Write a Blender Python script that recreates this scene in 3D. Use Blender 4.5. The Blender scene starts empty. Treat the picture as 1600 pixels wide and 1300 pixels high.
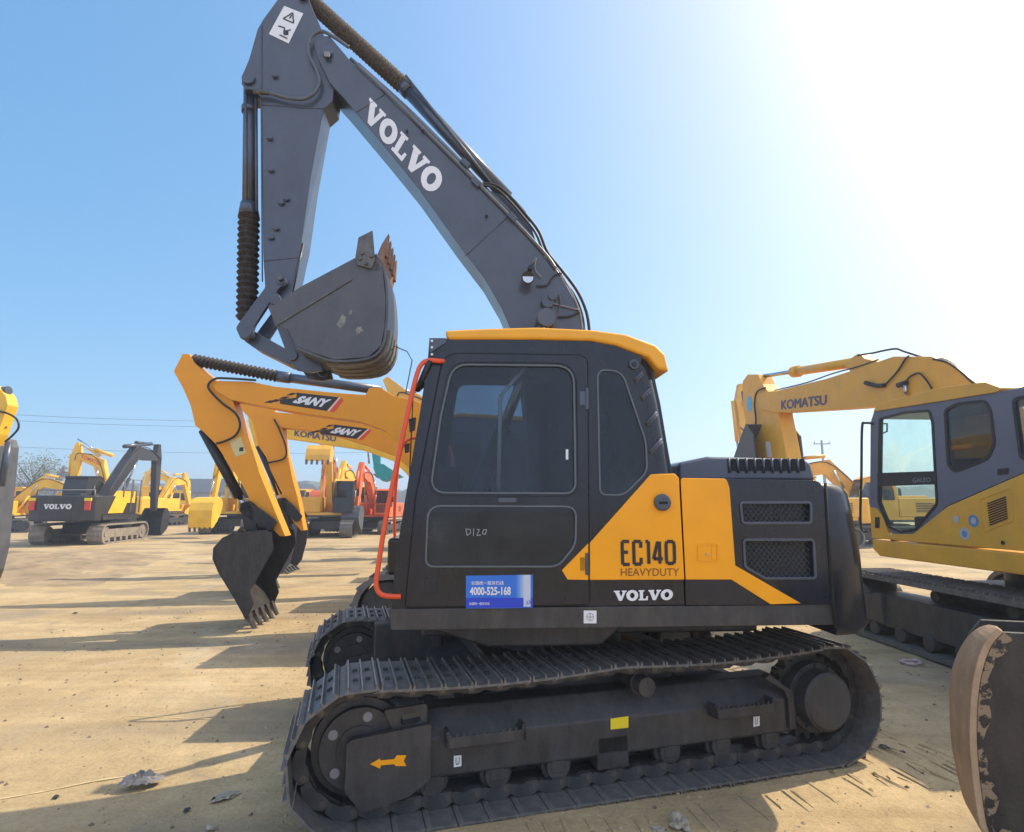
import bpy, bmesh, math, random
from mathutils import Matrix, Vector, noise
from mathutils.geometry import tessellate_polygon
R = math.radians
random.seed(7)
SC = bpy.context.scene
COL = SC.collection

# ------------------------------------------------------------------ camera
CAM_H, FPX, PITCH = 1.78, 900.0, R(8.5)
cam = bpy.data.cameras.new("camera"); cam.sensor_width = 36; cam.lens = 36 * FPX / 1600
cam.clip_start = 0.05; cam.clip_end = 6000
co = bpy.data.objects.new("camera", cam); COL.objects.link(co)
co.location = (0, 0, CAM_H); co.rotation_euler = (R(90) + PITCH, 0, 0)
SC.camera = co
# ------------------------------------------------------------------ sky and sun
SUN_AZ, SUN_EL = R(64), R(47)          # azimuth from the view direction (+Y) towards +X
W = bpy.data.worlds.new("World"); SC.world = W; W.use_nodes = True
nt = W.node_tree
sky = nt.nodes.new("ShaderNodeTexSky"); sky.sky_type = 'NISHITA'; sky.sun_disc = False
sky.sun_elevation = SUN_EL; sky.sun_rotation = SUN_AZ
sky.altitude = 50; sky.air_density = 1.0; sky.dust_density = 1.8; sky.ozone_density = 1.0
bg = nt.nodes["Background"]; bg.inputs[1].default_value = 0.142
tc0 = nt.nodes.new("ShaderNodeTexCoord"); sp0 = nt.nodes.new("ShaderNodeSeparateXYZ"); cb0 = nt.nodes.new("ShaderNodeCombineXYZ")
mz = nt.nodes.new("ShaderNodeMath"); mz.operation = 'MULTIPLY_ADD'; mz.inputs[1].default_value = .8; mz.inputs[2].default_value = .14   # less horizon whitening
nt.links.new(tc0.outputs["Generated"], sp0.inputs[0]); nt.links.new(sp0.outputs[0], cb0.inputs[0]); nt.links.new(sp0.outputs[1], cb0.inputs[1])
nt.links.new(sp0.outputs[2], mz.inputs[0]); nt.links.new(mz.outputs[0], cb0.inputs[2]); nt.links.new(cb0.outputs[0], sky.inputs[0])
hs0 = nt.nodes.new("ShaderNodeHueSaturation"); hs0.inputs["Saturation"].default_value = 1.8
gm0 = nt.nodes.new("ShaderNodeGamma"); gm0.inputs[1].default_value = .6; nt.links.new(sky.outputs[0], gm0.inputs[0]); nt.links.new(gm0.outputs[0], hs0.inputs["Color"]); mx0 = nt.nodes.new("ShaderNodeMix"); mx0.data_type = 'RGBA'; mx0.blend_type = 'MULTIPLY'; mx0.inputs[0].default_value = 1; mx0.inputs[7].default_value = (1.30, 1.30, 1.22, 1)
nt.links.new(hs0.outputs[0], mx0.inputs[6]); 
# added brightening of the unseen sky behind the camera, lifts the shade
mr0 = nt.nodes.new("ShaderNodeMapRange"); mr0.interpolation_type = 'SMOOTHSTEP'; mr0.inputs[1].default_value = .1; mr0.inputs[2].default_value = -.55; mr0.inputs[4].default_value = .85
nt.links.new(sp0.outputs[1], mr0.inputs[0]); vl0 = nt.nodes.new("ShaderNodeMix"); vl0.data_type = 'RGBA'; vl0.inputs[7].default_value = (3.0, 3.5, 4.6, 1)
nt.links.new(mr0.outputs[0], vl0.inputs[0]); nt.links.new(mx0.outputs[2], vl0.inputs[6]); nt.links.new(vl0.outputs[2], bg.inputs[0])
sd = bpy.data.lights.new("sun", 'SUN'); sd.energy = 2.35; sd.angle = R(0.5); sd.color = (1.0, 0.87, 0.66)
so = bpy.data.objects.new("sun", sd); COL.objects.link(so)
sdir = Vector((math.sin(SUN_AZ) * math.cos(SUN_EL), math.cos(SUN_AZ) * math.cos(SUN_EL), math.sin(SUN_EL)))
so.rotation_euler = sdir.to_track_quat('Z', 'Y').to_euler(); so.location = (10, 6, 12)
SC.view_settings.view_transform = 'Standard'; SC.view_settings.look = 'None'
SC.view_settings.gamma = 1; SC.view_settings.exposure = 1.30
SC.render.engine = 'CYCLES'; SC.cycles.max_bounces = 8

# ------------------------------------------------------------------ helpers
cP, sP = math.cos(PITCH), math.sin(PITCH)
def ray(px, py):
    u = (px - 800) / FPX; v = (650 - py) / FPX
    return Vector((u, cP - sP * v, sP + cP * v))

class Fr:
    """upright local frame: x along the machine (front is -x), y away, z up"""
    def __init__(s, x, y, deg=0.0, z=0.0):
        s.o = Vector((x, y, z)); s.a = R(deg); s.M = Matrix.Translation(s.o) @ Matrix.Rotation(s.a, 4, 'Z')
        s.ex = Vector((math.cos(s.a), math.sin(s.a), 0)); s.ey = Vector((-math.sin(s.a), math.cos(s.a), 0))
    def p(s, px, py, yl):               # where a line of sight meets the local plane y = yl
        d = ray(px, py); c = Vector((0, 0, CAM_H))
        t = (yl - (c - s.o).dot(s.ey)) / d.dot(s.ey)
        q = c + d * t - s.o
        return (q.dot(s.ex), q.z)
    def ps(s, pts, yl): return [s.p(a, b, yl) for a, b in pts]
    def p3(s, px, py, yl):
        a, b = s.p(px, py, yl); return Vector((a, yl, b))
WORLD = Fr(0, 0, 0)

MATS = {}
def mat(name, col, rough=0.5, metal=0.0, var=0.12, scale=6.0, bump=0.0, bscale=40.0, dust=0.0, coat=0.0, spec=0.5, dustcol=(0.30, 0.25, 0.19)):
    m = bpy.data.materials.new(name); m.use_nodes = True; n = m.node_tree; L = n.links
    b = n.nodes["Principled BSDF"]; b.inputs["Roughness"].default_value = rough; b.inputs["Metallic"].default_value = metal
    b.inputs["Coat Weight"].default_value = coat; b.inputs["Coat Roughness"].default_value = 0.12
    b.inputs["Specular IOR Level"].default_value = spec
    tc = n.nodes.new("ShaderNodeTexCoord")
    nz = n.nodes.new("ShaderNodeTexNoise"); nz.inputs["Scale"].default_value = scale; nz.inputs["Detail"].default_value = 6; nz.inputs["Roughness"].default_value = .62
    L.new(tc.outputs["Object"], nz.inputs["Vector"])
    cr = n.nodes.new("ShaderNodeValToRGB"); L.new(nz.outputs[0], cr.inputs[0])
    cr.color_ramp.elements[0].position = .3; cr.color_ramp.elements[1].position = .72
    cr.color_ramp.elements[0].color = tuple(c * (1 - var) for c in col) + (1,)
    cr.color_ramp.elements[1].color = tuple(min(1, c * (1 + var)) for c in col) + (1,)
    out = cr.outputs[0]
    if dust > 0:
        n2 = n.nodes.new("ShaderNodeTexNoise"); n2.inputs["Scale"].default_value = scale * .7; n2.inputs["Detail"].default_value = 9; n2.inputs["Roughness"].default_value = .7
        mp = n.nodes.new("ShaderNodeMapping"); mp.inputs["Location"].default_value = (3.1, 1.7, 4.4); mp.inputs["Scale"].default_value = (2.4, 2.4, .6)
        L.new(tc.outputs["Object"], mp.inputs[0]); L.new(mp.outputs[0], n2.inputs["Vector"])
        r2 = n.nodes.new("ShaderNodeMapRange"); r2.inputs[1].default_value = .42; r2.inputs[2].default_value = .8; r2.inputs[4].default_value = dust
        L.new(n2.outputs[0], r2.inputs[0])
        mx = n.nodes.new("ShaderNodeMix"); mx.data_type = 'RGBA'; L.new(r2.outputs[0], mx.inputs[0]); L.new(out, mx.inputs[6]); mx.inputs[7].default_value = dustcol + (1,)
        out = mx.outputs[2]
    L.new(out, b.inputs["Base Color"])
    rr = n.nodes.new("ShaderNodeMapRange"); rr.inputs[3].default_value = max(.03, rough - .1); rr.inputs[4].default_value = min(1, rough + .14)
    L.new(nz.outputs[0], rr.inputs[0]); L.new(rr.outputs[0], b.inputs["Roughness"])
    if bump > 0:
        n3 = n.nodes.new("ShaderNodeTexNoise"); n3.inputs["Scale"].default_value = bscale; n3.inputs["Detail"].default_value = 5
        L.new(tc.outputs["Object"], n3.inputs["Vector"])
        bp = n.nodes.new("ShaderNodeBump"); bp.inputs["Strength"].default_value = bump; bp.inputs["Distance"].default_value = .01
        L.new(n3.outputs[0], bp.inputs["Height"]); L.new(bp.outputs[0], b.inputs["Normal"])
    MATS[name] = m; return m
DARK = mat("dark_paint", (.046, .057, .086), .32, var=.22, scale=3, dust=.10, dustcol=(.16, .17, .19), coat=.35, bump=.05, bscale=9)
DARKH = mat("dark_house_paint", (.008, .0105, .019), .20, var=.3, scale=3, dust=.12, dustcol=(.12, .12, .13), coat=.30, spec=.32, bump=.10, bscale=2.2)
SILL = mat("sill_paint", (.030, .030, .032), .42, var=.25, scale=7, dust=.18, bump=.06, bscale=20)
UNDER = mat("undercarriage_paint", (.031, .031, .034), .5, var=.4, scale=6, dust=.15, bump=.2, bscale=40)
YEL = mat("machine_yellow", (.90, .36, .003), .35, var=.07, scale=2, coat=.15, spec=.3, dust=.03)
ROOFY = mat("roof_yellow", (.82, .37, .012), .42, var=.07, scale=3, dust=.08)
YEL2 = mat("loader_yellow", (.74, .38, .030), .42, var=.10, scale=3, dust=.22)
YEL3 = mat("lemon_yellow", (.84, .48, .02), .45, var=.16, scale=1.5, dust=.22)
SANYY = mat("amber_yellow", (.78, .31, .012), .40, spec=.35, var=.06, scale=2, dust=.06)
BLACK = mat("black_plastic", (.012, .012, .014), .45, var=.2, scale=10)
HOLE = mat("dark_opening", (.006, .006, .007), .8)
RUB = mat("rubber_hose", (.016, .015, .015), .5, var=.3, scale=20)
BELL = mat("bellows_fabric", (.022, .015, .013), .8, var=.4, scale=25, dust=.2, bump=.3)
DUSTY = mat("dusty_track", (.24, .21, .17), .8, var=.35, scale=5, dust=.4)
STEEL = mat("worn_steel", (.10, .095, .09), .42, metal=.7, var=.35, scale=14, dust=.5, bump=.2, bscale=60)
SHOE = mat("shoe_steel", (.125, .122, .122), .5, metal=.25, var=.35, scale=9, dust=.45, bump=.25, bscale=60)
GROUS = mat("grouser_steel", (.30, .28, .26), .34, metal=.6, var=.3, scale=20, dust=.3)
CHROME = mat("chrome_rod", (.5, .5, .52), .15, metal=1.0, var=.05)
PIPE = mat("steel_pipe_grey", (.10, .11, .13), .35, metal=.3, var=.2, scale=10)
BUCK = mat("bucket_grey", (.072, .077, .092), .50, var=.16, scale=4, dust=.12, bump=.25, bscale=26)
BUCKW = mat("bucket_worn", (.20, .17, .13), .5, metal=.3, var=.4, scale=7, dust=.5, bump=.3)
RUST = mat("rusty_edge", (.21, .115, .075), .7, var=.4, scale=14, dust=.3, bump=.3)
BBUCK = mat("black_bucket", (.020, .018, .018), .5, var=.3, scale=6, dust=.14, bump=.3)
RED = mat("orange_red_paint", (.75, .085, .022), .35, var=.06, scale=5)
ORANGE = mat("far_orange", (.75, .14, .04), .45, var=.12)
TEAL = mat("teal_paint", (.02, .30, .31), .45, var=.1)
GREY = mat("cab_grey", (.12, .13, .17), .4, var=.08, scale=3, dust=.1)
NEARB = mat("blackish_paint", (.022, .022, .026), .45, var=.2, scale=3, dust=.12)
LGREY = mat("mid_grey", (.22, .22, .23), .5, var=.15, dust=.2)
WHITE = mat("white_decal", (.72, .72, .74), .4, var=.05)
INK = mat("black_decal", (.012, .012, .015), .4, var=.05)
BROWN = mat("thin_brown_decal", (.16, .06, .012), .5, var=.05)
NAVY = mat("navy_decal", (.07, .065, .16), .45, var=.1)
REDD = mat("red_decal", (.75, .05, .02), .4, var=.05)
YELD = mat("yellow_sticker", (.80, .62, .02), .4, var=.08)
BLUED = mat("blue_sticker_top", (.02, .16, .62), .3, var=.05)
BLUEB = mat("blue_sticker_bottom", (.012, .05, .52), .3, var=.05)
CREAM = mat("cream_sticker", (.62, .52, .26), .5, var=.1)
SEATM = mat("seat_fabric", (.03, .03, .04), .8, var=.2)
CONC = mat("grey_shed_wall", (.30, .31, .33), .8, var=.15)
ROOFM = mat("dark_shed_roof", (.06, .07, .09), .7, var=.2)
WOOD = mat("pole_concrete", (.25, .24, .22), .8)
BARK = mat("bark", (.10, .08, .06), .9)
LEAF = mat("hazed_leaves", (.17, .18, .10), .7, var=.4, scale=1.0)  # leaf colour lightened to put distance haze into it
SEAL = mat("window_seal", (.10, .115, .13), .45, var=.1)
SCRIB = mat("chalk_mark", (.30, .33, .36), .8)
PINK = mat("pink_plastic", (.50, .36, .36), .6)
LIT = mat("pale_plastic", (.17, .165, .165), .6, var=.35, scale=12)
STONE = mat("pale_stone", (.35, .30, .225), .9, var=.25, scale=8, bump=.5)
TAIL = mat("tail_lamp_red", (.6, .05, .03), .3)
def glass(name, tint, op):
    m = bpy.data.materials.new(name); m.use_nodes = True; n = m.node_tree; n.nodes.remove(n.nodes["Principled BSDF"])
    o = n.nodes["Material Output"]
    tr = n.nodes.new("ShaderNodeBsdfTransparent"); tr.inputs[0].default_value = tint + (1,)
    df = n.nodes.new("ShaderNodeBsdfPrincipled"); df.inputs["Base Color"].default_value = (.028, .036, .046, 1); df.inputs["Roughness"].default_value = .16; df.inputs["Specular IOR Level"].default_value = .15
    nz = n.nodes.new("ShaderNodeTexNoise"); nz.inputs["Scale"].default_value = 5; nz.inputs["Detail"].default_value = 8
    tc = n.nodes.new("ShaderNodeTexCoord"); n.links.new(tc.outputs["Object"], nz.inputs["Vector"])
    cr = n.nodes.new("ShaderNodeValToRGB"); cr.color_ramp.elements[0].position = .35; cr.color_ramp.elements[1].position = .8
    cr.color_ramp.elements[0].color = (.022, .034, .050, 1); cr.color_ramp.elements[1].color = (.055, .075, .088, 1)
    n.links.new(nz.outputs[0], cr.inputs[0]); n.links.new(cr.outputs[0], df.inputs["Base Color"])
    mx = n.nodes.new("ShaderNodeMixShader"); oz = n.nodes.new("ShaderNodeTexNoise"); oz.inputs["Scale"].default_value = 1.6; oz.inputs["Detail"].default_value = 9; oz.inputs["Roughness"].default_value = .72; n.links.new(tc.outputs["Object"], oz.inputs["Vector"]); orr = n.nodes.new("ShaderNodeMapRange"); orr.inputs[1].default_value = .35; orr.inputs[2].default_value = .75; orr.inputs[3].default_value = op * .5; orr.inputs[4].default_value = min(1, op * 2); n.links.new(oz.outputs[0], orr.inputs[0]); n.links.new(orr.outputs[0], mx.inputs[0])
    n.links.new(tr.outputs[0], mx.inputs[1]); n.links.new(df.outputs[0], mx.inputs[2])
    gl = n.nodes.new("ShaderNodeBsdfGlossy"); gl.inputs["Roughness"].default_value = .04
    lw = n.nodes.new("ShaderNodeLayerWeight"); lw.inputs[0].default_value = .5
    pw = n.nodes.new("ShaderNodeMath"); pw.operation = 'POWER'; pw.inputs[1].default_value = 3.5; n.links.new(lw.outputs["Facing"], pw.inputs[0])
    fr = n.nodes.new("ShaderNodeMath"); fr.operation = 'MULTIPLY_ADD'; fr.inputs[1].default_value = .8; fr.inputs[2].default_value = .03; n.links.new(pw.outputs[0], fr.inputs[0])
    m2 = n.nodes.new("ShaderNodeMixShader"); n.links.new(fr.outputs[0], m2.inputs[0]); n.links.new(mx.outputs[0], m2.inputs[1]); n.links.new(gl.outputs[0], m2.inputs[2])
    n.links.new(m2.outputs[0], o.inputs[0]); MATS[name] = m; return m
GLASS = glass("tinted_glass", (.62, .69, .75), .14)
GLASSL = glass("dark_lower_glass", (.2, .25, .3), .75)
GLASSC = glass("green_glass", (.84, .95, .90), .05)

ALLW = {}
class MB:
    def __init__(s): s.v = []; s.f = []; s.m = []; s.sm = []
    def add(s, vs, fs, mi=0, smooth=False):
        k = len(s.v); s.v += [tuple(v) for v in vs]
        for f in fs: s.f.append([i + k for i in f]); s.m.append(mi); s.sm.append(smooth)
    def prism(s, pts, y0, y1, holes=(), mi=0, sx=1.0):
        """side-view outline (x, z) given a real thickness in y"""
        loops = [list(pts)] + [list(h) for h in holes]
        flat = [p for l in loops for p in l]; n = len(flat)
        tri = tessellate_polygon([[Vector((p[0], p[1], 0)) for p in l] for l in loops])
        vs = [(p[0], y0, p[1]) for p in flat] + [(p[0], y1, p[1]) for p in flat]
        fs = [tuple(t) for t in tri] + [tuple(i + n for i in reversed(t)) for t in tri]
        if not holes: fs = [tuple(range(n)), tuple(range(2 * n - 1, n - 1, -1))]
        k = 0
        for l in loops:
            m = len(l)
            for i in range(m):
                a, b = k + i, k + (i + 1) % m; fs.append((a, b, b + n, a + n))
            k += m
        s.add(vs, fs, mi)
    def sheet(s, pts, y, mi=0):
        s.add([(p[0], y, p[1]) for p in pts], [tuple(range(len(pts)))], mi)
    def slab(s, pts, z0, z1, mi=0):     # plan-view outline (x, y)
        n = len(pts)
        s.add([(p[0], p[1], z0) for p in pts] + [(p[0], p[1], z1) for p in pts],
              [tuple(range(n - 1, -1, -1)), tuple(range(n, 2 * n))] + [(i, (i + 1) % n, (i + 1) % n + n, i + n) for i in range(n)], mi)
    def box(s, x0, x1, y0, y1, z0, z1, mi=0):
        s.slab([(x0, y0), (x1, y0), (x1, y1), (x0, y1)], z0, z1, mi)
    def obox(s, M, sx, sy, sz, mi=0):
        vs = [M @ Vector((a * sx / 2, b * sy / 2, c * sz / 2)) for c in (-1, 1) for a, b in ((-1, -1), (1, -1), (1, 1), (-1, 1))]
        s.add(vs, [(3, 2, 1, 0), (4, 5, 6, 7), (0, 1, 5, 4), (1, 2, 6, 5), (2, 3, 7, 6), (3, 0, 4, 7)], mi)
    def bar(s, a, b, w, t, mi=0, up=Vector((0, 1, 0))):
        a, b = Vector(a), Vector(b); d = (b - a); L = d.length; d.normalize()
        u = (up - d * up.dot(d)).normalized(); v = d.cross(u)
        M = Matrix((d, u, v)).transposed().to_4x4(); M.translation = (a + b) / 2
        s.obox(M, L, t, w, mi)
    def tube(s, pts, r, n=10, mi=0, smooth=True, cap=True):
        pts = [Vector(p) for p in pts]; rs = r if isinstance(r, (list, tuple)) else [r] * len(pts)
        vs = []; fs = []; pu = None
        for i, p in enumerate(pts):
            d = (pts[min(i + 1, len(pts) - 1)] - pts[max(i - 1, 0)])
            if d.length < 1e-9: d = Vector((0, 0, 1))
            d.normalize()
            if pu is None:
                pu = Vector((0, 0, 1)) if abs(d.z) < .9 else Vector((1, 0, 0))
            u = (pu - d * pu.dot(d)).normalized(); v = d.cross(u); pu = u
            for k in range(n):
                a = 2 * math.pi * k / n; vs.append(p + (u * math.cos(a) + v * math.sin(a)) * rs[i])
        for i in range(len(pts) - 1):
            for k in range(n):
                a = i * n + k; b = i * n + (k + 1) % n; fs.append((a, b, b + n, a + n))
        s.add(vs, fs, mi, smooth)
        if cap:
            k = len(s.v) - len(vs)
            for ring in (range(n - 1, -1, -1), range(len(vs) - n, len(vs))):
                s.f.append([k + i for i in ring]); s.m.append(mi); s.sm.append(False)
    def cyl(s, a, b, r, n=24, mi=0): s.tube([a, b], r, n, mi)
    def bellows(s, a, b, r0, r1, k, mi=0, n=14):
        a, b = Vector(a), Vector(b); P = []; Q = []
        for i in range(2 * k + 1):
            P.append(a.lerp(b, i / (2 * k))); Q.append(r1 if i % 2 else r0)
        s.tube(P, Q, n, mi, smooth=False)
    def build(s, name, mats, parent=None, fr=None, bevel=0.0, seg=2, ang=35, fix=True):
        fr = fr or WORLD
        me = bpy.data.meshes.new(name); me.from_pydata(s.v, [], s.f)
        if not isinstance(mats, (list, tuple)): mats = [mats]
        for m in mats: me.materials.append(m)
        me.polygons.foreach_set("material_index", s.m); me.polygons.foreach_set("use_smooth", s.sm)
        if fix:
            bm = bmesh.new(); bm.from_mesh(me)
            if bevel > 0: bmesh.ops.dissolve_limit(bm, angle_limit=R(.5), verts=bm.verts, edges=bm.edges, delimit={'MATERIAL'})
            bmesh.ops.recalc_face_normals(bm, faces=bm.faces); bm.to_mesh(me); bm.free()
        me.validate(); me.update()
        o = bpy.data.objects.new(name, me); COL.objects.link(o)
        if bevel > 0:
            b = o.modifiers.new("bevel", 'BEVEL'); b.width = bevel; b.segments = seg; b.limit_method = 'ANGLE'; b.angle_limit = R(ang); b.harden_normals = True
            b.use_clamp_overlap = True
        if parent is not None:
            o.parent = parent; o.matrix_parent_inverse = ALLW[parent.name].inverted()
        o.matrix_basis = fr.M; ALLW[o.name] = fr.M.copy()
        return o
def thing(name, label, cat, fr, group=None):
    o = bpy.data.objects.new(name, None); COL.objects.link(o); o.matrix_basis = fr.M; ALLW[o.name] = fr.M.copy()
    o.empty_display_size = .3; return tag(o, label, cat, group)
def tag(o, label=None, cat=None, group=None, kind=None):
    if label: o['label'] = label
    if cat: o['category'] = cat
    if group: o['group'] = group
    if kind: o['kind'] = kind
    return o
def rp(pts, r, seg=4):
    """round the corners of an outline"""
    out = []; n = len(pts)
    for i in range(n):
        rr = r[i] if isinstance(r, (list, tuple)) else r
        a, b, c = Vector(pts[i - 1][:2]), Vector(pts[i][:2]), Vector(pts[(i + 1) % n][:2])
        if rr <= 0: out.append(tuple(b)); continue
        l1, l2 = (a - b).length, (c - b).length; t = min(rr, l1 * .45, l2 * .45)
        p, q = b + (a - b).normalized() * t, b + (c - b).normalized() * t
        for k in range(seg + 1):
            u = k / seg; out.append(tuple((1 - u) ** 2 * p + 2 * u * (1 - u) * b + u * u * q))
    return out
def area(p): return sum(p[i - 1][0] * p[i][1] - p[i][0] * p[i - 1][1] for i in range(len(p))) / 2
def off(pts, d):
    """grow (+) or shrink (-) an outline"""
    n = len(pts); sg = 1 if area(pts) > 0 else -1; out = []
    for i in range(n):
        a, b, c = Vector(pts[i - 1]), Vector(pts[i]), Vector(pts[(i + 1) % n])
        e1 = (b - a).normalized() if (b - a).length > 1e-7 else (c - b).normalized(); e2 = (c - b).normalized() if (c - b).length > 1e-7 else e1
        n1 = Vector((e1.y, -e1.x)) * sg; n2 = Vector((e2.y, -e2.x)) * sg; m = n1 + n2
        if m.length < 1e-6: m = n1
        m.normalize(); k = max(.5, m.dot(n1)); out.append(tuple(b + m * d / k))
    return out
def ring(mb, pts, w, y0, y1, mi=0): mb.prism(off(pts, w), y0, y1, [pts], mi)
def beam(pts, ws):
    """outline of a bent box beam: centre points and widths"""
    L = []; Rr = []; n = len(pts)
    for i, p in enumerate(pts):
        a = Vector(pts[max(i - 1, 0)]); b = Vector(pts[min(i + 1, n - 1)]); d = (b - a).normalized(); nn = Vector((-d.y, d.x)); p = Vector(p)
        L.append(tuple(p + nn * ws[i] / 2)); Rr.append(tuple(p - nn * ws[i] / 2))
    return L + Rr[::-1]
def spline(pts, k=6):
    P = [Vector(p) for p in pts]; out = []
    for i in range(len(P) - 1):
        p0, p1, p2, p3 = P[max(i - 1, 0)], P[i], P[i + 1], P[min(i + 2, len(P) - 1)]
        for j in range(k):
            t = j / k
            out.append(.5 * ((2 * p1) + (p2 - p0) * t + (2 * p0 - 5 * p1 + 4 * p2 - p3) * t * t + (3 * p1 - p0 - 3 * p2 + p3) * t ** 3))
    out.append(P[-1]); return out
_tc = {}
def text_polys(txt, bold=0.0):
    key = (txt, bold)
    if key in _tc: return _tc[key]
    cu = bpy.data.curves.new("t", 'FONT'); cu.body = txt; cu.offset = bold; cu.resolution_u = 3
    o = bpy.data.objects.new("t", cu); COL.objects.link(o)
    me = bpy.data.meshes.new_from_object(o.evaluated_get(bpy.context.evaluated_depsgraph_get()))
    V = [(v.co.x, v.co.y) for v in me.vertices]; F = [tuple(p.vertices) for p in me.polygons]
    bpy.data.objects.remove(o); bpy.data.curves.remove(cu); bpy.data.meshes.remove(me)
    x0 = min(v[0] for v in V); x1 = max(v[0] for v in V); y0 = min(v[1] for v in V); y1 = max(v[1] for v in V)
    V = [((x - x0) / (x1 - x0), (y - y0) / (y1 - y0)) for x, y in V]
    _tc[key] = (V, F); return _tc[key]
def quadmap(fr, yl, q):
    """unit square -> flat patch on the local plane; corners TL, TR, BR, BL"""
    TL, TR, BR, BL = [Vector(fr.p(a, b, yl)) for a, b in q]
    return lambda u, v: (BL * (1 - u) * (1 - v) + BR * u * (1 - v) + TR * u * v + TL * (1 - u) * v)
def text(mb, txt, fr, yl, q, mi=0, bold=0.0, back=0.0, heavy=False):
    V, F = text_polys(txt, bold); f = quadmap(fr, yl, q); W_ = []
    for u, v in V:
        p = f(u, v); W_.append((p.x, yl - back, p.y))
    mb.add(W_, F, mi)
    for i, (du, dv) in enumerate(((.008, 0), (-.008, 0), (0, .03), (0, -.03)) if heavy else ()):
        mb.add([(f(u + du, v + dv).x, yl - .0004 * (i + 1), f(u + du, v + dv).y) for u, v in V], F, mi)
# slab-serif wordmark letters, drawn as strokes in a unit cell
def ell(cx, cy, rx, ry, n=20): return [(cx + rx * math.cos(2 * math.pi * i / n), cy + ry * math.sin(2 * math.pi * i / n)) for i in range(n)]
VV = [(0, 1), (.46, 1), (.46, .86), (.40, .86), (.56, .38), (.70, .86), (.62, .86), (.62, 1), (1, 1), (1, .86), (.92, .86), (.60, 0), (.36, 0), (.08, .86), (0, .86)]
LL = [(0, 1), (.56, 1), (.56, .86), (.44, .86), (.44, .16), (.72, .16), (.78, .40), (.95, .40), (.92, 0), (0, 0), (0, .14), (.12, .14), (.12, .86), (0, .86)]
def slabword(mb, fr, yl, q, mi=0, back=0.0):
    f = quadmap(fr, yl, q); cells = [('V', 0, .215), ('O', .205, .205), ('L', .415, .17), ('V', .58, .215), ('O', .79, .21)]
    for ch, x0, w in cells:
        if ch == 'O':
            outer, inner = ell(.5, .5, .5, .54), ell(.5, .5, .19, .27)
            loops = [outer, inner]
            flat = outer + inner
            tri = tessellate_polygon([[Vector((a, b, 0)) for a, b in l] for l in loops])
        else:
            flat = VV if ch == 'V' else LL; tri = tessellate_polygon([[Vector((a, b, 0)) for a, b in flat]])
        vs = []
        for a, b in flat:
            p = f(x0 + a * w, b); vs.append((p.x, yl - back, p.y))
        mb.add(vs, tri, mi)

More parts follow.
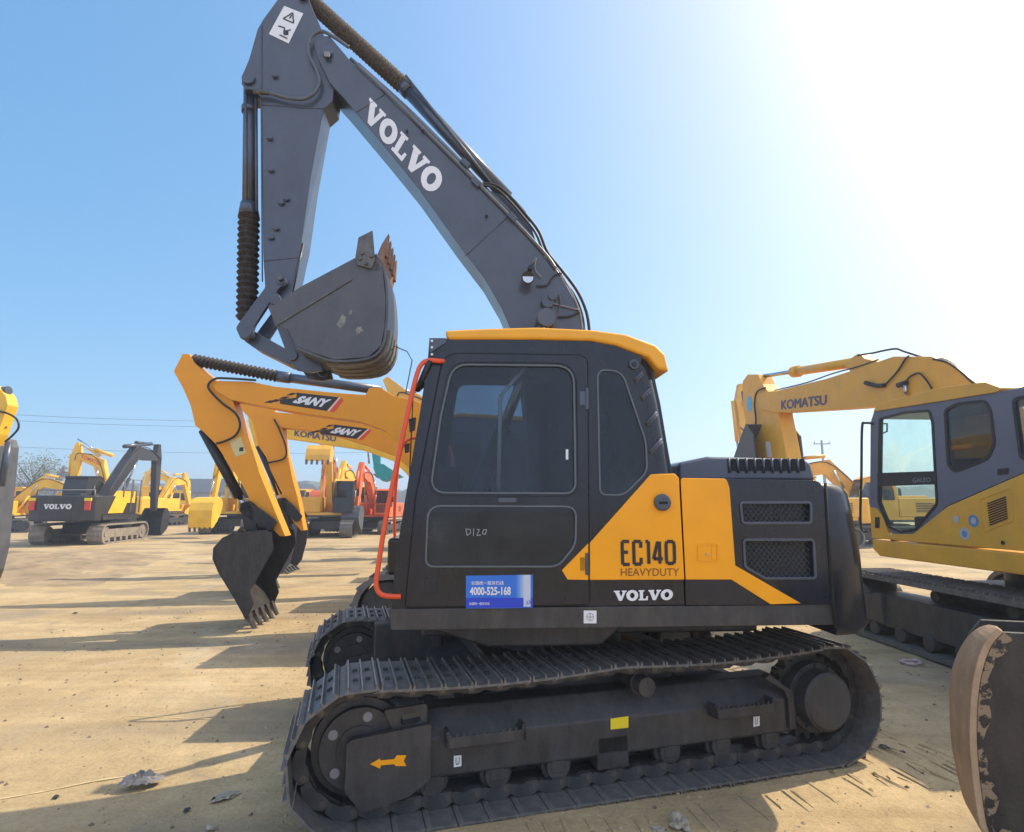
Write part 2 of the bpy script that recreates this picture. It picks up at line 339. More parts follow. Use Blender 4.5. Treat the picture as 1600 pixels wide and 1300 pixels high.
# ------------------------------------------------------------------ the ground
def ground_mat():
    m = bpy.data.materials.new("packed_sand"); m.use_nodes = True; n = m.node_tree; L = n.links; b = n.nodes["Principled BSDF"]
    b.inputs["Roughness"].default_value = .92; b.inputs["Specular IOR Level"].default_value = .2
    tc = n.nodes.new("ShaderNodeTexCoord")
    def nz(sc, det=6, ro=.6, vec=None, dist=0):
        x = n.nodes.new("ShaderNodeTexNoise"); x.inputs["Scale"].default_value = sc; x.inputs["Detail"].default_value = det; x.inputs["Roughness"].default_value = ro; x.inputs["Distortion"].default_value = dist
        L.new(vec or tc.outputs["Object"], x.inputs["Vector"]); return x.outputs[0]
    def ramp(src, *el):
        r = n.nodes.new("ShaderNodeValToRGB"); L.new(src, r.inputs[0]); e = r.color_ramp.elements
        e[0].position, e[0].color = el[0][0], el[0][1] + (1,); e[1].position, e[1].color = el[-1][0], el[-1][1] + (1,)
        for p, c in el[1:-1]: x = e.new(p); x.color = c + (1,)
        return r.outputs[0]
    def mix(a, c, fac, mode='MIX'):
        x = n.nodes.new("ShaderNodeMix"); x.data_type = 'RGBA'; x.blend_type = mode
        if isinstance(fac, float): x.inputs[0].default_value = fac
        else: L.new(fac, x.inputs[0])
        L.new(a, x.inputs[6])
        if isinstance(c, tuple): x.inputs[7].default_value = c + (1,)
        else: L.new(c, x.inputs[7])
        return x.outputs[2]
    base = ramp(nz(.55, 8, .62, dist=.6), (.28, (.34, .245, .135)), (.5, (.455, .338, .188)), (.72, (.55, .42, .25)))
    mid = ramp(nz(3.2, 8, .7), (.3, (.40, .40, .40)), (.55, (.5, .5, .5)), (.8, (.60, .59, .57)))
    c = mix(base, mid, .75, 'OVERLAY')
    # swept streaks along the lanes
    mp = n.nodes.new("ShaderNodeMapping"); mp.inputs["Scale"].default_value = (.22, 2.2, 1); mp.inputs["Rotation"].default_value = (0, 0, R(-6)); L.new(tc.outputs["Object"], mp.inputs[0])
    st = ramp(nz(1.6, 7, .65, mp.outputs[0]), (.32, (.40, .385, .36)), (.5, (.5, .5, .5)), (.72, (.57, .57, .55)))
    c = mix(c, st, .8, 'OVERLAY')
    fine = ramp(nz(38, 8, .75), (.3, (.34, .33, .31)), (.5, (.5, .5, .5)), (.75, (.6, .6, .58)))
    c = mix(c, fine, .7, 'OVERLAY')
    # worn tyre ruts running across the yard
    def rut(rot, sc_, off_):
        m2 = n.nodes.new("ShaderNodeMapping"); m2.inputs["Rotation"].default_value = (0, 0, R(rot)); m2.inputs["Location"].default_value = (0, off_, 0); L.new(tc.outputs["Object"], m2.inputs[0])
        wv = n.nodes.new("ShaderNodeTexWave"); wv.bands_direction = 'Y'; wv.inputs["Scale"].default_value = sc_; wv.inputs["Distortion"].default_value = 3.5; wv.inputs["Detail"].default_value = 3; wv.inputs["Detail Scale"].default_value = .5; L.new(m2.outputs[0], wv.inputs[0]); return wv.outputs[0]
    for rot, sc_, o_ in ((8, .16, 0), (-14, .11, 2)):
        rt = ramp(rut(rot, sc_, o_), (.80, (0, 0, 0)), (.93, (1, 1, 1))); bk = ramp(nz(.8, 5, .6), (.42, (0, 0, 0)), (.6, (1, 1, 1)))
        k1 = n.nodes.new("ShaderNodeMath"); k1.operation = 'MULTIPLY'; L.new(rt, k1.inputs[0]); L.new(bk, k1.inputs[1])
        k2 = n.nodes.new("ShaderNodeMath"); k2.operation = 'MULTIPLY'; k2.inputs[1].default_value = .75; L.new(k1.outputs[0], k2.inputs[0])
        c = mix(c, (.27, .215, .15), k2.outputs[0])
    pal = ramp(nz(.45, 7, .65, dist=.8), (.56, (0, 0, 0)), (.70, (1, 1, 1))); k3 = n.nodes.new("ShaderNodeMath"); k3.operation = 'MULTIPLY'; k3.inputs[1].default_value = .55; L.new(pal, k3.inputs[0])
    c = mix(c, (.56, .47, .34), k3.outputs[0])
    # oil and damp stains
    stain = ramp(nz(.9, 5, .55, dist=1.2), (.62, (0, 0, 0)), (.74, (1, 1, 1)))
    x = n.nodes.new("ShaderNodeMath"); x.operation = 'MULTIPLY'; x.inputs[1].default_value = .55; L.new(stain, x.inputs[0])
    c = mix(c, (.20, .17, .13), x.outputs[0])
    # small dark specks (grit)
    vo = n.nodes.new("ShaderNodeTexVoronoi"); vo.inputs["Scale"].default_value = 9; L.new(tc.outputs["Object"], vo.inputs["Vector"])
    sp = ramp(vo.outputs["Distance"], (.05, (1, 1, 1)), (.12, (0, 0, 0)))
    gate = ramp(nz(1.7, 3, .6), (.52, (0, 0, 0)), (.62, (1, 1, 1)))
    y = n.nodes.new("ShaderNodeMath"); y.operation = 'MULTIPLY'; L.new(sp, y.inputs[0]); L.new(gate, y.inputs[1])
    y2 = n.nodes.new("ShaderNodeMath"); y2.operation = 'MULTIPLY'; y2.inputs[1].default_value = .6; L.new(y.outputs[0], y2.inputs[0])
    c = mix(c, (.12, .09, .06), y2.outputs[0])
    L.new(c, b.inputs["Base Color"])
    h1 = nz(5, 8, .7); h2 = nz(45, 6, .7)
    a = n.nodes.new("ShaderNodeMath"); a.operation = 'MULTIPLY_ADD'; a.inputs[1].default_value = .25; L.new(h2, a.inputs[0]); L.new(h1, a.inputs[2])
    bp = n.nodes.new("ShaderNodeBump"); bp.inputs["Strength"].default_value = .8; bp.inputs["Distance"].default_value = .03
    L.new(a.outputs[0], bp.inputs["Height"]); L.new(bp.outputs[0], b.inputs["Normal"])
    return m
GROUND = ground_mat()
g = MB()
# one sheet: fine and gently uneven near the camera, coarse to the horizon
xs = [-1000, -600, -250, -90, -40, -24] + [-16 + .16 * i for i in range(201)] + [24, 40, 90, 250, 600, 1000]
ys = [-100, -60, -12] + [-4 + .16 * i for i in range(151)] + [24, 32, 45, 70, 120, 250, 700, 1300]
def gz(x, y):
    if abs(x) > 16.1 or y < -4 or y > 20.2: return 0.0
    return -.012 + .020 * (noise.noise(Vector((x * .5, y * .5, 0))) - .3) + .010 * noise.noise(Vector((x * 1.9, y * 1.9, 3))) + .008 * noise.noise(Vector((x * 4.5, y * 4.5, 5)))
g.add([(x, y, gz(x, y)) for y in ys for x in xs], [(j * len(xs) + i, j * len(xs) + i + 1, (j + 1) * len(xs) + i + 1, (j + 1) * len(xs) + i) for j in range(len(ys) - 1) for i in range(len(xs) - 1)], 0, True)
tag(g.build("ground", GROUND), kind='structure')

# ================================================================== the main excavator
HF = Fr(0.02, 4.95, 4.0)      # upper structure
UF = Fr(0.02, 4.95, 16.0)     # undercarriage
YS = -1.25                    # its near side plane
EX = thing("excavator", "dark grey and yellow crawler excavator filling the foreground with its arm folded above the cab", "excavator", HF)

# ---- cab
cabout = HF.ps([(671, 529), (840, 531), (922, 533), (961, 540), (1008, 557), (1024, 576), (1036, 630), (1046, 690), (1055, 741), (1062, 800), (1068, 904), (1070, 945), (920, 947), (612, 951), (617, 880), (633, 780), (655, 651), (668, 566)], YS)
w1 = rp(HF.ps([(708, 571), (895, 573), (898, 770), (673, 769), (690, 650)], YS), [.10, .12, .07, .10, 0], 6)
w2 = rp(HF.ps([(670, 791), (899, 792), (898, 851), (871, 884), (666, 884)], YS), [.08, .07, .05, .05, .05], 5)
w3 = rp(HF.ps([(934, 578), (971, 581), (1008, 690), (1010, 737), (974, 773), (938, 772)], YS), [.06, .07, .05, .05, .05, .04], 5)
T = .05; RC = .11
nearout = [(p[0] - (RC if 4 < i < 9 else .02 if i == 4 else 0), p[1]) for i, p in enumerate(cabout)]
nearout = nearout[:9] + [(nearout[8][0], nearout[8][1] - .01), cabout[9]] + cabout[10:]
mb = MB(); mb.prism(nearout, YS, YS + T, [off(w1, .02), off(w2, .02), off(w3, .006)])
# far side wall, with its own window opening
farw = rp([(-.62, 1.75), (.25, 1.75), (.25, 2.74), (-.48, 2.74)], .08)
mb.prism(cabout, YS + .98, YS + 1.02, [farw])
def ribbon(mb, pts, y0, y1, t, mi=0):
    for (a, b) in zip(pts[:-1], pts[1:]):
        a2, b2 = Vector(a), Vector(b); d = (b2 - a2).normalized(); nn = Vector((-d.y, d.x)) * t
        mb.prism([a, b, tuple(b2 + nn), tuple(a2 + nn)], y0, y1, mi=mi)
ribbon(mb, cabout[4:9], YS + T, YS + .98, -.03)
ribbon(mb, [cabout[0], cabout[2], cabout[4]], YS + T, YS + .98, -.03)
mb.prism([cabout[13], cabout[11], (cabout[11][0], cabout[11][1] + .06), (cabout[13][0], cabout[13][1] + .06)], YS + T, YS + .98)
# front pillars and sills
fp = cabout[13:] + [cabout[0]]
for y0 in (YS + T, YS + .90):
    ribbon(mb, fp, y0, y0 + .07, -.06)
cpts = [cabout[4]] + cabout[5:9]; vs = []; NA = 8
for p in cpts:
    for k in range(NA + 1): t = math.pi / 2 * k / NA; vs.append((p[0] - RC + RC * math.sin(t), YS + RC - RC * math.cos(t), p[1]))
mb.add(vs, [(i * (NA + 1) + k, i * (NA + 1) + k + 1, (i + 1) * (NA + 1) + k + 1, (i + 1) * (NA + 1) + k) for i in range(len(cpts) - 1) for k in range(NA)], 0, True)
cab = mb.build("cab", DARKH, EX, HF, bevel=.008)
mb = MB()
mb.prism([p for p in fp] + [tuple(Vector(p) + Vector((.012, 0))) for p in fp[::-1]], YS + .125, YS + .895)
mb.build("windshield", GLASS, cab, HF)
# hinges, seal seams, rear quarter slats
mb = MB()
dr = rp(HF.ps([(694, 553), (908, 556), (917, 563), (920, 944), (634, 948), (650, 780)], YS), [.10, .05, .03, .03, .03, 0], 5)
mb.prism(dr, YS - .014, YS - .001, [w1, w2])
ring(mb, off(w1, .018), .006, YS - .022, YS - .0145)
door = mb.build("door", DARKH, cab, HF, bevel=.005)
mb = MB(); ring(mb, dr, .009, YS - .004, YS - .001); mb.build("door_seal", HOLE, cab, HF)
for k, w in enumerate((w1, w2)):
    mb = MB(); mb.prism(off(w, .012), YS + .004, YS + .010); ring(mb, off(w, -.002), .010, YS - .019, YS + .003, 1)
    mb.build("window", [(GLASS, GLASSL)[k], SEAL], cab, HF)
mb = MB(); mb.prism(w3, YS + .004, YS + .010); ring(mb, off(w3, -.002), .010, YS - .008, YS + .0035, 1); mb.build("window", [GLASS, SEAL], cab, HF)
mb = MB(); mb.prism(off(farw, .01), YS + .99, YS + 1.0); mb.build("window", GLASS, cab, HF)
mb = MB()
for a, b in (((1002, 622), (1016, 606)), ((1010, 662), (1026, 644)), ((1015, 706), (1034, 686)), ((992, 594), (1004, 580))):
    mb.tube([HF.p3(*a, YS - .004), HF.p3(*b, YS - .004)], .011, 8)
    mb.tube([HF.p3(a[0] + 1, a[1] + 4, YS - .002), HF.p3(b[0] + 1, b[1] + 4, YS - .002)], .009, 6); mb.build("vent_slat", DARK, cab, HF); mb = MB()
mb = MB(); p = HF.p3(990, 570, YS); mb.cyl(p, p - Vector((0, .02, 0)), .034, 20); mb.cyl(p - Vector((0, .02, 0)), p - Vector((0, .03, 0)), .018, 16, 1)
mb.build("work_lamp", [DARK, BLACK], cab, HF, bevel=.004)
mb = MB()
for y in (622, 880):
    mb.tube([HF.p3(917, y - 16, YS - .016), HF.p3(917, y + 18, YS - .016)], .012, 10); mb.box(*sorted((HF.p(905, y, YS)[0], HF.p(917, y, YS)[0])), YS - .018, YS - .010, HF.p(905, y + 12, YS)[1], HF.p(905, y - 10, YS)[1])
mb.build("hinge", DARK, cab, HF, bevel=.002)
mb = MB(); mb.prism(rp(HF.ps([(778, 778), (806, 778), (806, 785), (778, 785)], YS), .01), YS - .035, YS - .015); mb.build("door_latch", DARK, cab, HF, bevel=.002); mb = MB()
mb.prism(HF.ps([(655, 904), (682, 904), (682, 926), (655, 926)], YS), YS - .018, YS - .0145, mi=1)
for x in (659, 668, 677): mb.prism(HF.ps([(x, 906), (x + 5, 906), (x + 5, 924), (x, 924)], YS), YS - .022, YS - .0185, mi=1)
mb.build("door_vent", [DARK, BLACK], cab, HF, bevel=.002)
mb = MB(); a = HF.p(845, 709, YS); 
mb.prism(rp(HF.ps([(850, 704), (886, 704), (886, 717), (850, 717)], YS), .01), YS - .018, YS - .012); mb.v = []; mb.f = []; mb.m = []; mb.sm = []
# roof cap
roof = HF.ps([(695, 517), (760, 514), (840, 512), (924, 516), (978, 523), (1024, 540), (1038, 554), (1045, 582), (1027, 577), (1012, 559), (961, 540), (922, 533), (840, 531), (700, 531)], YS)
mb = MB(); mb.prism(roof, YS - .02, YS + 1.04); mb.build("roof", ROOFY, cab, HF, bevel=.022, seg=3)
mb = MB(); mb.prism(HF.ps([(671, 529), (697, 529), (697, 536), (672, 552)], YS), YS - .012, YS - .001)
for y in (533, 543, 554): p = HF.p3(675, y, YS - .012); mb.cyl(p, p - Vector((0, .008, 0)), .008, 10, 1)
mb.build("corner_bracket", [DARK, WHITE], cab, HF)
# interior: seat, console, inner rail, levers
mb = MB(); sx, sz = HF.p(830, 800, -.9)
mb.box(-.12, .42, -1.0, -.48, 1.45, 1.62); mb.prism([(.30, 1.6), (.52, 1.6), (.62, 2.22), (.46, 2.26)], -1.0, -.5); mb.prism([(.46, 2.27), (.60, 2.27), (.62, 2.45), (.50, 2.45)], -.88, -.62)
mb.build("seat", SEATM, cab, HF, bevel=.03, seg=3)
mb = MB(); mb.box(-.32, .3, -1.16, -1.02, 1.2, 1.72); mb.box(-.5, .3, -.42, -.3, 1.2, 1.75); mb.box(-.62, -.45, -.45, -.30, 1.2, 2.05)
mb.tube([(-.42, -1.09, 1.72), (-.44, -1.09, 1.95)], .02); mb.tube([(-.2, -.36, 1.72), (-.24, -.36, 1.98)], .02)
mb.build("control_console", BLACK, cab, HF, bevel=.015)
mb = MB(); mb.tube([HF.p3(822, 572, YS + .05), HF.p3(782, 619, YS + .05), HF.p3(779, 770, YS + .05)], .013, 8); mb.build("inner_rail", WHITE, cab, HF)
# handrail
mb = MB(); yy = YS - .03
pts = [HF.p3(693, 564, YS - .005), HF.p3(686, 564, yy), HF.p3(671, 563, yy), HF.p3(659, 569, yy), HF.p3(650, 590, yy), HF.p3(636, 650, yy), HF.p3(618, 735, yy), HF.p3(603, 810, yy), HF.p3(591, 885, yy), HF.p3(588, 912, yy), HF.p3(592, 925, yy), HF.p3(603, 931, yy), HF.p3(626, 932, YS - .005)]
mb.tube(spline(pts, 5), .0155, 12)
mb.build("handrail", RED, cab, HF)
mb = MB()
mb.tube([HF.p3(672, 563, YS - .03), HF.p3(652, 610, YS + .02), HF.p3(662, 600, YS + .1)], .02, 8)
mb.tube([HF.p3(650, 613, YS), HF.p3(634, 613, YS + .05), HF.p3(644, 563, YS + .1), HF.p3(636, 549, YS + .1), HF.p3(616, 541, YS + .1), HF.p3(612, 548, YS + .1)], .0035, 6)
mb.build("mirror_arm", BLACK, cab, HF)
mb = MB()
mb.tube([HF.p3(646, 600, YS + .03), HF.p3(644, 650, YS + .03), HF.p3(640, 740, YS + .03)], .004, 6); mb.prism(rp(HF.ps([(639, 655), (650, 652), (648, 672), (640, 675)], YS + .03), .005), YS + .02, YS + .05)
mb.prism(rp(HF.ps([(632, 695), (640, 692), (639, 706), (633, 708)], YS + .03), .005), YS + .02, YS + .05)
mb.build("wiper", BLACK, cab, HF)

# ---- deck sill and revolving frame
mb = MB(); s0 = HF.ps([(608, 951), (1070, 946), (1303, 944), (1305, 976), (1070, 979), (611, 985)], YS)
mb.prism(s0, YS - .004, 1.25)
mb.box(s0[0][0] + .03, s0[2][0], YS + .002, YS + .012, s0[5][1] + .05, s0[0][1] - .05)
mb.build("deck", SILL, EX, HF, bevel=.012)
mb = MB(); mb.box(-.7, 1.7, -.75, .75, .86, 1.03); mb.prism([(-.75, 1.0), (.7, 1.0), (.5, .84), (-.25, .84)], -1.0, -.76)
mb.build("revolving_frame", UNDER, EX, HF, bevel=.02)
# ---- side covers
mb = MB(); y2 = HF.ps([(887, 906), (878, 891), (920, 848), (1016, 741), (1053, 740), (1060, 747), (1066, 860), (1068, 905), (921, 906)], YS)
mb.prism(HF.ps([(920.7, 848), (1016, 741), (1053, 740), (1060, 747), (1066, 860), (1068.5, 905.5), (920.7, 906)], YS), YS - .016, YS - .001)
mb.build("rear_cab_panel", YEL, EX, HF, bevel=.007)
mb = MB(); mb.sheet(HF.ps([(887, 905.5), (878, 891), (919, 849), (919, 906)], YS - .018), YS - .018); mb.build("door_stripe", YEL, cab, HF)
def bodybox(q, y0, y1): mb = MB(); mb.prism(q, y0, y1); return mb
x1, x2 = HF.p(1071, 800, YS)[0], HF.p(1292, 800, YS)[0]
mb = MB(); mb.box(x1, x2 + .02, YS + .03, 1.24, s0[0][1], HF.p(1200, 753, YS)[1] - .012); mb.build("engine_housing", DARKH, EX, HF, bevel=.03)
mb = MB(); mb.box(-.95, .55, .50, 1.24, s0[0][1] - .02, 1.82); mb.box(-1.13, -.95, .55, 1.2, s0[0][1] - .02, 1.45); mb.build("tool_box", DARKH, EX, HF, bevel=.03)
mb = MB()
mb.tube(spline([(-1.1, 1.2, 1.15), (-1.16, 1.2, 1.6), (-1.1, 1.2, 2.35), (-.85, 1.2, 2.45), (-.6, 1.2, 2.35), (-.55, 1.2, 1.85)], 5), .016, 8); mb.build("handrail", RED, EX, HF)
# engine side door (dark) with grille openings
v1 = rp(HF.ps([(1157, 787), (1263, 787), (1263, 815), (1160, 815)], YS), .012)
v2 = rp(HF.ps([(1162, 845), (1267, 845), (1270, 901), (1194, 901), (1164, 884)], YS), .012)
mb = MB(); side = rp(HF.ps([(1064, 747.5), (1280, 751), (1290, 775), (1303, 944), (1071, 945)], YS), [.0, .05, 0, 0, 0])
mb.prism(side, YS - .012, YS + .03, [v1, v2])
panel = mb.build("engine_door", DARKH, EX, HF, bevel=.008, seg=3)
mb = MB()
for v in (v1, v2): ring(mb, v, .016, YS - .022, YS - .0125)
mb.build("grille_frame", DARK, panel, HF, bevel=.003)
for v in (v1, v2):
    mb = MB(); mb.prism(off(v, .008), YS + .030, YS + .036, mi=1)
    x0, xe = min(p[0] for p in v), max(p[0] for p in v); z0, ze = min(p[1] for p in v), max(p[1] for p in v)
    j = 0; z = z0
    cut = (v is v2)
    while z < ze:
        x = x0 + (0.0175 if j % 2 else 0)
        while x < xe:
            hx, hz = .0175, .0205
            if x + hx < xe and not (cut and (x - x0) * .72 + (z - z0) * 1.15 < .085):
                for sx_, sz_ in ((1, 1), (-1, 1)):
                    mb.tube([(x - hx * sx_, YS + .008, z), (x, YS + .008, z + hz * sz_)], .0026, 4, smooth=False, cap=False)
                    mb.tube([(x + hx * sx_, YS + .008, z), (x, YS + .008, z + hz * sz_)], .0026, 4, smooth=False, cap=False)
            x += .035
        z += .0205; j += 1
    mb.build("mesh_grille", [SEAL, HOLE], panel, HF)
mb = MB(); mb.prism(rp(HF.ps([(1062, 747), (1133, 748), (1138, 762), (1147, 883), (1249, 942), (1202, 943.5), (1141, 905), (1070, 905)], YS), [.02, .02, 0, 0, 0, 0, 0, 0]), YS - .020, YS - .0125)
yp = mb.build("yellow_side_panel", YEL, EX, HF, bevel=.005)
mb = MB(); q = HF.ps([(1089, 851), (1118, 851), (1118, 875), (1089, 875)], YS); ring(mb, rp(q, .006), .007, YS - .026, YS - .0205)
mb.prism(HF.ps([(1110, 852), (1116, 852), (1116, 873), (1110, 873)], YS), YS - .024, YS - .0205); p = HF.p3(1104, 866, YS - .021); mb.cyl(p, p - Vector((0, .008, 0)), .008, 10, 1)
mb.build("handle", [YEL, CHROME], yp, HF, bevel=.002)
mb = MB(); p = HF.p3(1034, 785, YS - .016); mb.tube([p, p - Vector((0, .022, 0)), p - Vector((0, .03, 0))], [.054, .054, .042], 28); q = p - Vector((0, .0305, 0)); mb.box(q.x - .028, q.x + .028, q.y - .004, q.y, q.z - .010, q.z + .006, 1)
mb.build("fuel_cap", [DARK, HOLE], EX, HF, bevel=.003)
# ---- counterweight
xc = HF.p(1291, 757, YS)[0]; xb = HF.p(1305, 976, YS)[0]; zt, zb = HF.p(1290, 755, YS)[1], HF.p(1305, 980, YS)[1] - .05
plan = [(xb + .0, YS - .012), (xb + .10, YS - .010), (xb + .18, YS + .005), (xb + .25, YS + .05), (xb + .30, YS + .12), (xb + .33, YS + .22), (xb + .42, -.5), (xb + .46, 0), (xb + .44, .5), (xb + .38, 1.06), (xb + .32, 1.18), (xb + .2, 1.24), (xb, 1.25)]
mb = MB(); n = len(plan)
rings = [(zb, 0, -.05), (zb + .05, 0, 0), (zb + .5, -.01, -.0), (zt - .22, -.03, -.01), (zt - .07, -.035, -.03), (zt - .02, -.04, -.07), (zt, -.045, -.13)]
vs = []
for z, dx, inset in rings:
    for i, (x, y) in enumerate(plan):
        k = (x - xb) / .48
        vs.append((x + dx + inset * k, y * (1 + inset / 1.25 * .55 * min(1, k * 2 + .4)), z))
fs = [(j * n + i, j * n + i + 1, (j + 1) * n + i + 1, (j + 1) * n + i) for j in range(len(rings) - 1) for i in range(n - 1)]
fs += [(j * n + n - 1, j * n, (j + 1) * n, (j + 1) * n + n - 1) for j in range(len(rings) - 1)]
fs += [tuple(range(n)), tuple(range(len(vs) - n, len(vs)))]
mb.add(vs, fs[:-2], 0, True); mb.f += [list(fs[-2]), list(fs[-1])]; mb.m += [0, 0]; mb.sm += [False, False]
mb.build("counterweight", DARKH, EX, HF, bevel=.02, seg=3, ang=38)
mb = MB(); mb.tube([(xc - .015, YS - .014, zt + .0), (HF.p(1296, 860, YS)[0] - .012, YS - .014, HF.p(1296, 860, YS)[1]), (xb - .012, YS - .014, HF.p(1303, 944, YS)[1]), (xb - .005, YS - .010, zb + .05)], .010, 8); mb.build("rubber_seam", HOLE, EX, HF)
# ---- hood on top of the engine housing
mb = MB(); hy = YS + .38
hood = HF.ps([(1060, 752), (1060, 723), (1107, 713), (1138, 714), (1258, 717), (1268, 724), (1276, 752)], hy)
mb.prism(hood, hy, hy + 1.25)
hd = mb.build("engine_hood", DARK, EX, HF, bevel=.03, seg=3)
mb = MB()
for i in range(9):
    x = 1141 + i * 13.4
    mb.prism(rp(HF.ps([(x, 717), (x + 8, 717), (x + 10, 736), (x + 2, 736)], hy), .01), hy - .006, hy - .001, mi=1)
    mb.tube([HF.p3(x - 2.5, 716, hy - .004), HF.p3(x - .5, 739, hy - .006)], .010, 8)
mb.build("hood_louvres", [DARK, HOLE], hd, HF)
# ---- boom
YB = -.20; YB1 = .14
boomo = [(490, 67), (499, 56), (515, 56), (548, 95), (600, 144), (660, 203), (700, 240), (746, 283), (796, 339), (851, 397), (876, 429), (902, 477), (915, 516), (926, 600), (922, 700), (900, 790), (862, 815), (835, 800), (828, 740), (822, 640), (812, 560), (797, 512), (783, 480), (757, 435), (715, 380), (652, 292), (600, 228), (536, 152), (515, 129), (497, 92)]
mb = MB(); bo = HF.ps(boomo, YB); mb.prism(bo, YB, YB1)
boom = mb.build("boom", DARK, EX, HF, bevel=.006)
mb = MB(); slabword(mb, HF, YB - .004, [(571, 151), (694, 276), (683, 306), (560, 182)][0:4] and [(578, 152), (697, 279), (675, 306), (566, 182)])
mb.build("lettering", WHITE, boom, HF, fix=False)
mb = MB(); ar = HF.ps([(776, 300), (800, 306), (818, 318), (838, 372), (800, 345), (776, 318)], YB + .05); mb.prism(HF.ps([(762, 296), (784, 305), (806, 312), (822, 330), (838, 378), (852, 402), (800, 352)], YB + .06), YB + .06, YB + .10); mb.prism(HF.ps([(762, 296), (784, 305), (806, 312), (822, 330), (838, 378), (852, 402), (800, 352)], YB + .06), YB + .22, YB + .26)
mb.build("cylinder_bracket", DARK, boom, HF, bevel=.004)
mb = MB()
for a, b in (((556, 176), (602, 147)), ((727, 400), (790, 342))): mb.tube([HF.p3(*a, YB - .001), HF.p3(*b, YB - .001)], .0045, 6); mb.build("weld_bead", DARK, boom, HF); mb = MB()
# arm cylinder on top of the boom
yc = (YB + YB1) / 2
mb = MB(); a, b, c = HF.p3(476, -6, yc), HF.p3(630, 134, yc), HF.p3(792, 308, yc)
mb.tube([b, c], .062, 18); mb.tube([b, b.lerp(c, .06)], .072, 18); mb.tube([b + Vector((.03, -.07, .05)), c + Vector((-.1, -.07, .03))], .013, 8, 1)
mb.tube([a, b], .03, 12, 1)
ac = mb.build("arm_cylinder", [DARK, PIPE], EX, HF)
mb = MB(); a2 = a.lerp(b, .06); mb.bellows(a2, b, .052, .080, 30); mb.build("bellows", mat("muddy_bellows", (.075, .06, .048), .8, var=.5, scale=30, dust=.5, bump=.4), ac, HF)
# hoses and pipes
mb = MB()
def hose(mb, pl, r, y, mi=0, k=5): mb.tube(spline([HF.p3(a, b, y) for a, b in pl], k), r, 8, mi)
hose(mb, [(555, 98), (620, 160), (700, 240), (744, 284), (795, 336), (850, 395), (868, 420)], .017, YB - .012, 0)
hose(mb, [(548, 92), (620, 156), (700, 234), (748, 284), (798, 332)], .017, YB + .05, 0)
hose(mb, [(560, 100), (640, 172), (730, 262)], .014, YB + .10, 0)
hose(mb, [(752, 287), (776, 290), (798, 308), (822, 336), (842, 362), (856, 395), (880, 425), (902, 455), (916, 487), (921, 520), (922, 560)], .014, YB + .06, 1)
hose(mb, [(752, 290), (772, 293), (794, 312), (820, 342), (838, 366), (850, 394), (874, 428), (897, 460), (909, 490), (913, 520), (914, 560)], .012, YB + .02, 1)
hose(mb, [(850, 400), (872, 422), (892, 455), (906, 488), (910, 516)], .008, YB - .006, 2)
hose(mb, [(878, 427), (866, 430), (856, 444), (846, 447), (838, 446)], .007, YB - .02, 1)
hose(mb, [(906, 487), (890, 494), (872, 495)], .008, YB - .02, 1)
hose(mb, [(905, 484), (880, 478), (864, 474)], .006, YB - .02, 2)
mb.build("hydraulic_hoses", [PIPE, RUB, LGREY], boom, HF)
mb = MB()
for (x, y) in ((727, 256), (744, 286), (800, 340)):
    mb.obox(Matrix.Translation(HF.p3(x, y, YB - .01)) @ Matrix.Rotation(R(45), 4, 'Y'), .09, .05, .05); mb.build("pipe_clamp", DARK, boom, HF, bevel=.003); mb = MB()
for (x, y) in ((636, 206), (660, 205), (760, 338)):
    p = HF.p3(x, y, YB); mb.tube([p, p - Vector((0, .05, 0))], .012, 8); mb.build("hose_peg", DARK, boom, HF); mb = MB()
p = HF.p3(512, 84, YB); mb.cyl(p, p - Vector((0, .03, 0)), .045, 20); mb.obox(Matrix.Translation(HF.p3(511, 85, YB - .036)), .05, .012, .05, 1)
mb.build("boom_tip_pin", [DARK, LGREY], boom, HF, bevel=.003)
# work light and swivel on the boom
mb = MB(); p = HF.p3(828, 421, YB); mb.tube([p, p - Vector((0, .06, 0))], .02, 10)
q = HF.p3(824, 434, YB - .09); mb.tube([q + Vector((0, .04, 0)), q, q - Vector((.0, .05, .02))], [.03, .052, .055], 18); mb.tube([q - Vector((.0, .051, .02)), q - Vector((0, .054, .02))], .045, 18, 1)
mb.tube(spline([HF.p3(832, 412, YB - .01), HF.p3(838, 403, YB - .03), HF.p3(836, 420, YB - .03), HF.p3(846, 433, YB - .03)], 4), .006, 6, 2)
mb.build("work_lamp", [BLACK, CHROME, LGREY], boom, HF)
mb = MB()
for (x, y, r, l) in ((855, 474, .055, .06), (852, 492, .05, .05), (848, 506, .06, .07), (862, 466, .04, .08)):
    p = HF.p3(x, y, YB); mb.tube([p, p - Vector((0, l, 0))], r, 14)
mb.tube([HF.p3(854, 490, YB - .07), HF.p3(846, 520, YB - .07)], .03, 10, 1); mb.tube([HF.p3(862, 488, YB - .06), HF.p3(866, 520, YB - .06)], .02, 10)
mb.tube(spline([HF.p3(860, 456, YB - .03), HF.p3(874, 462, YB - .03), HF.p3(872, 490, YB - .03), HF.p3(858, 505, YB - .05)], 4), .006, 6, 1)
mb.build("boom_pin", [DARK, STEEL], boom, HF)
# boom cylinders (behind the cab)
mb = MB()
for y in (-.42, .36):
    e = HF.p3(853, 498, y if y < 0 else -.36); e.y = y; a = Vector((-.55, y, 1.25))
    mb.tube([a, a.lerp(e, .55)], .07, 16); mb.tube([a.lerp(e, .55), e], .04, 12, 1); mb.tube([e - Vector((0, .05, 0)), e + Vector((0, .05, 0))], .075, 16); mb.build("boom_cylinder", [DARK, CHROME], EX, HF); mb = MB()
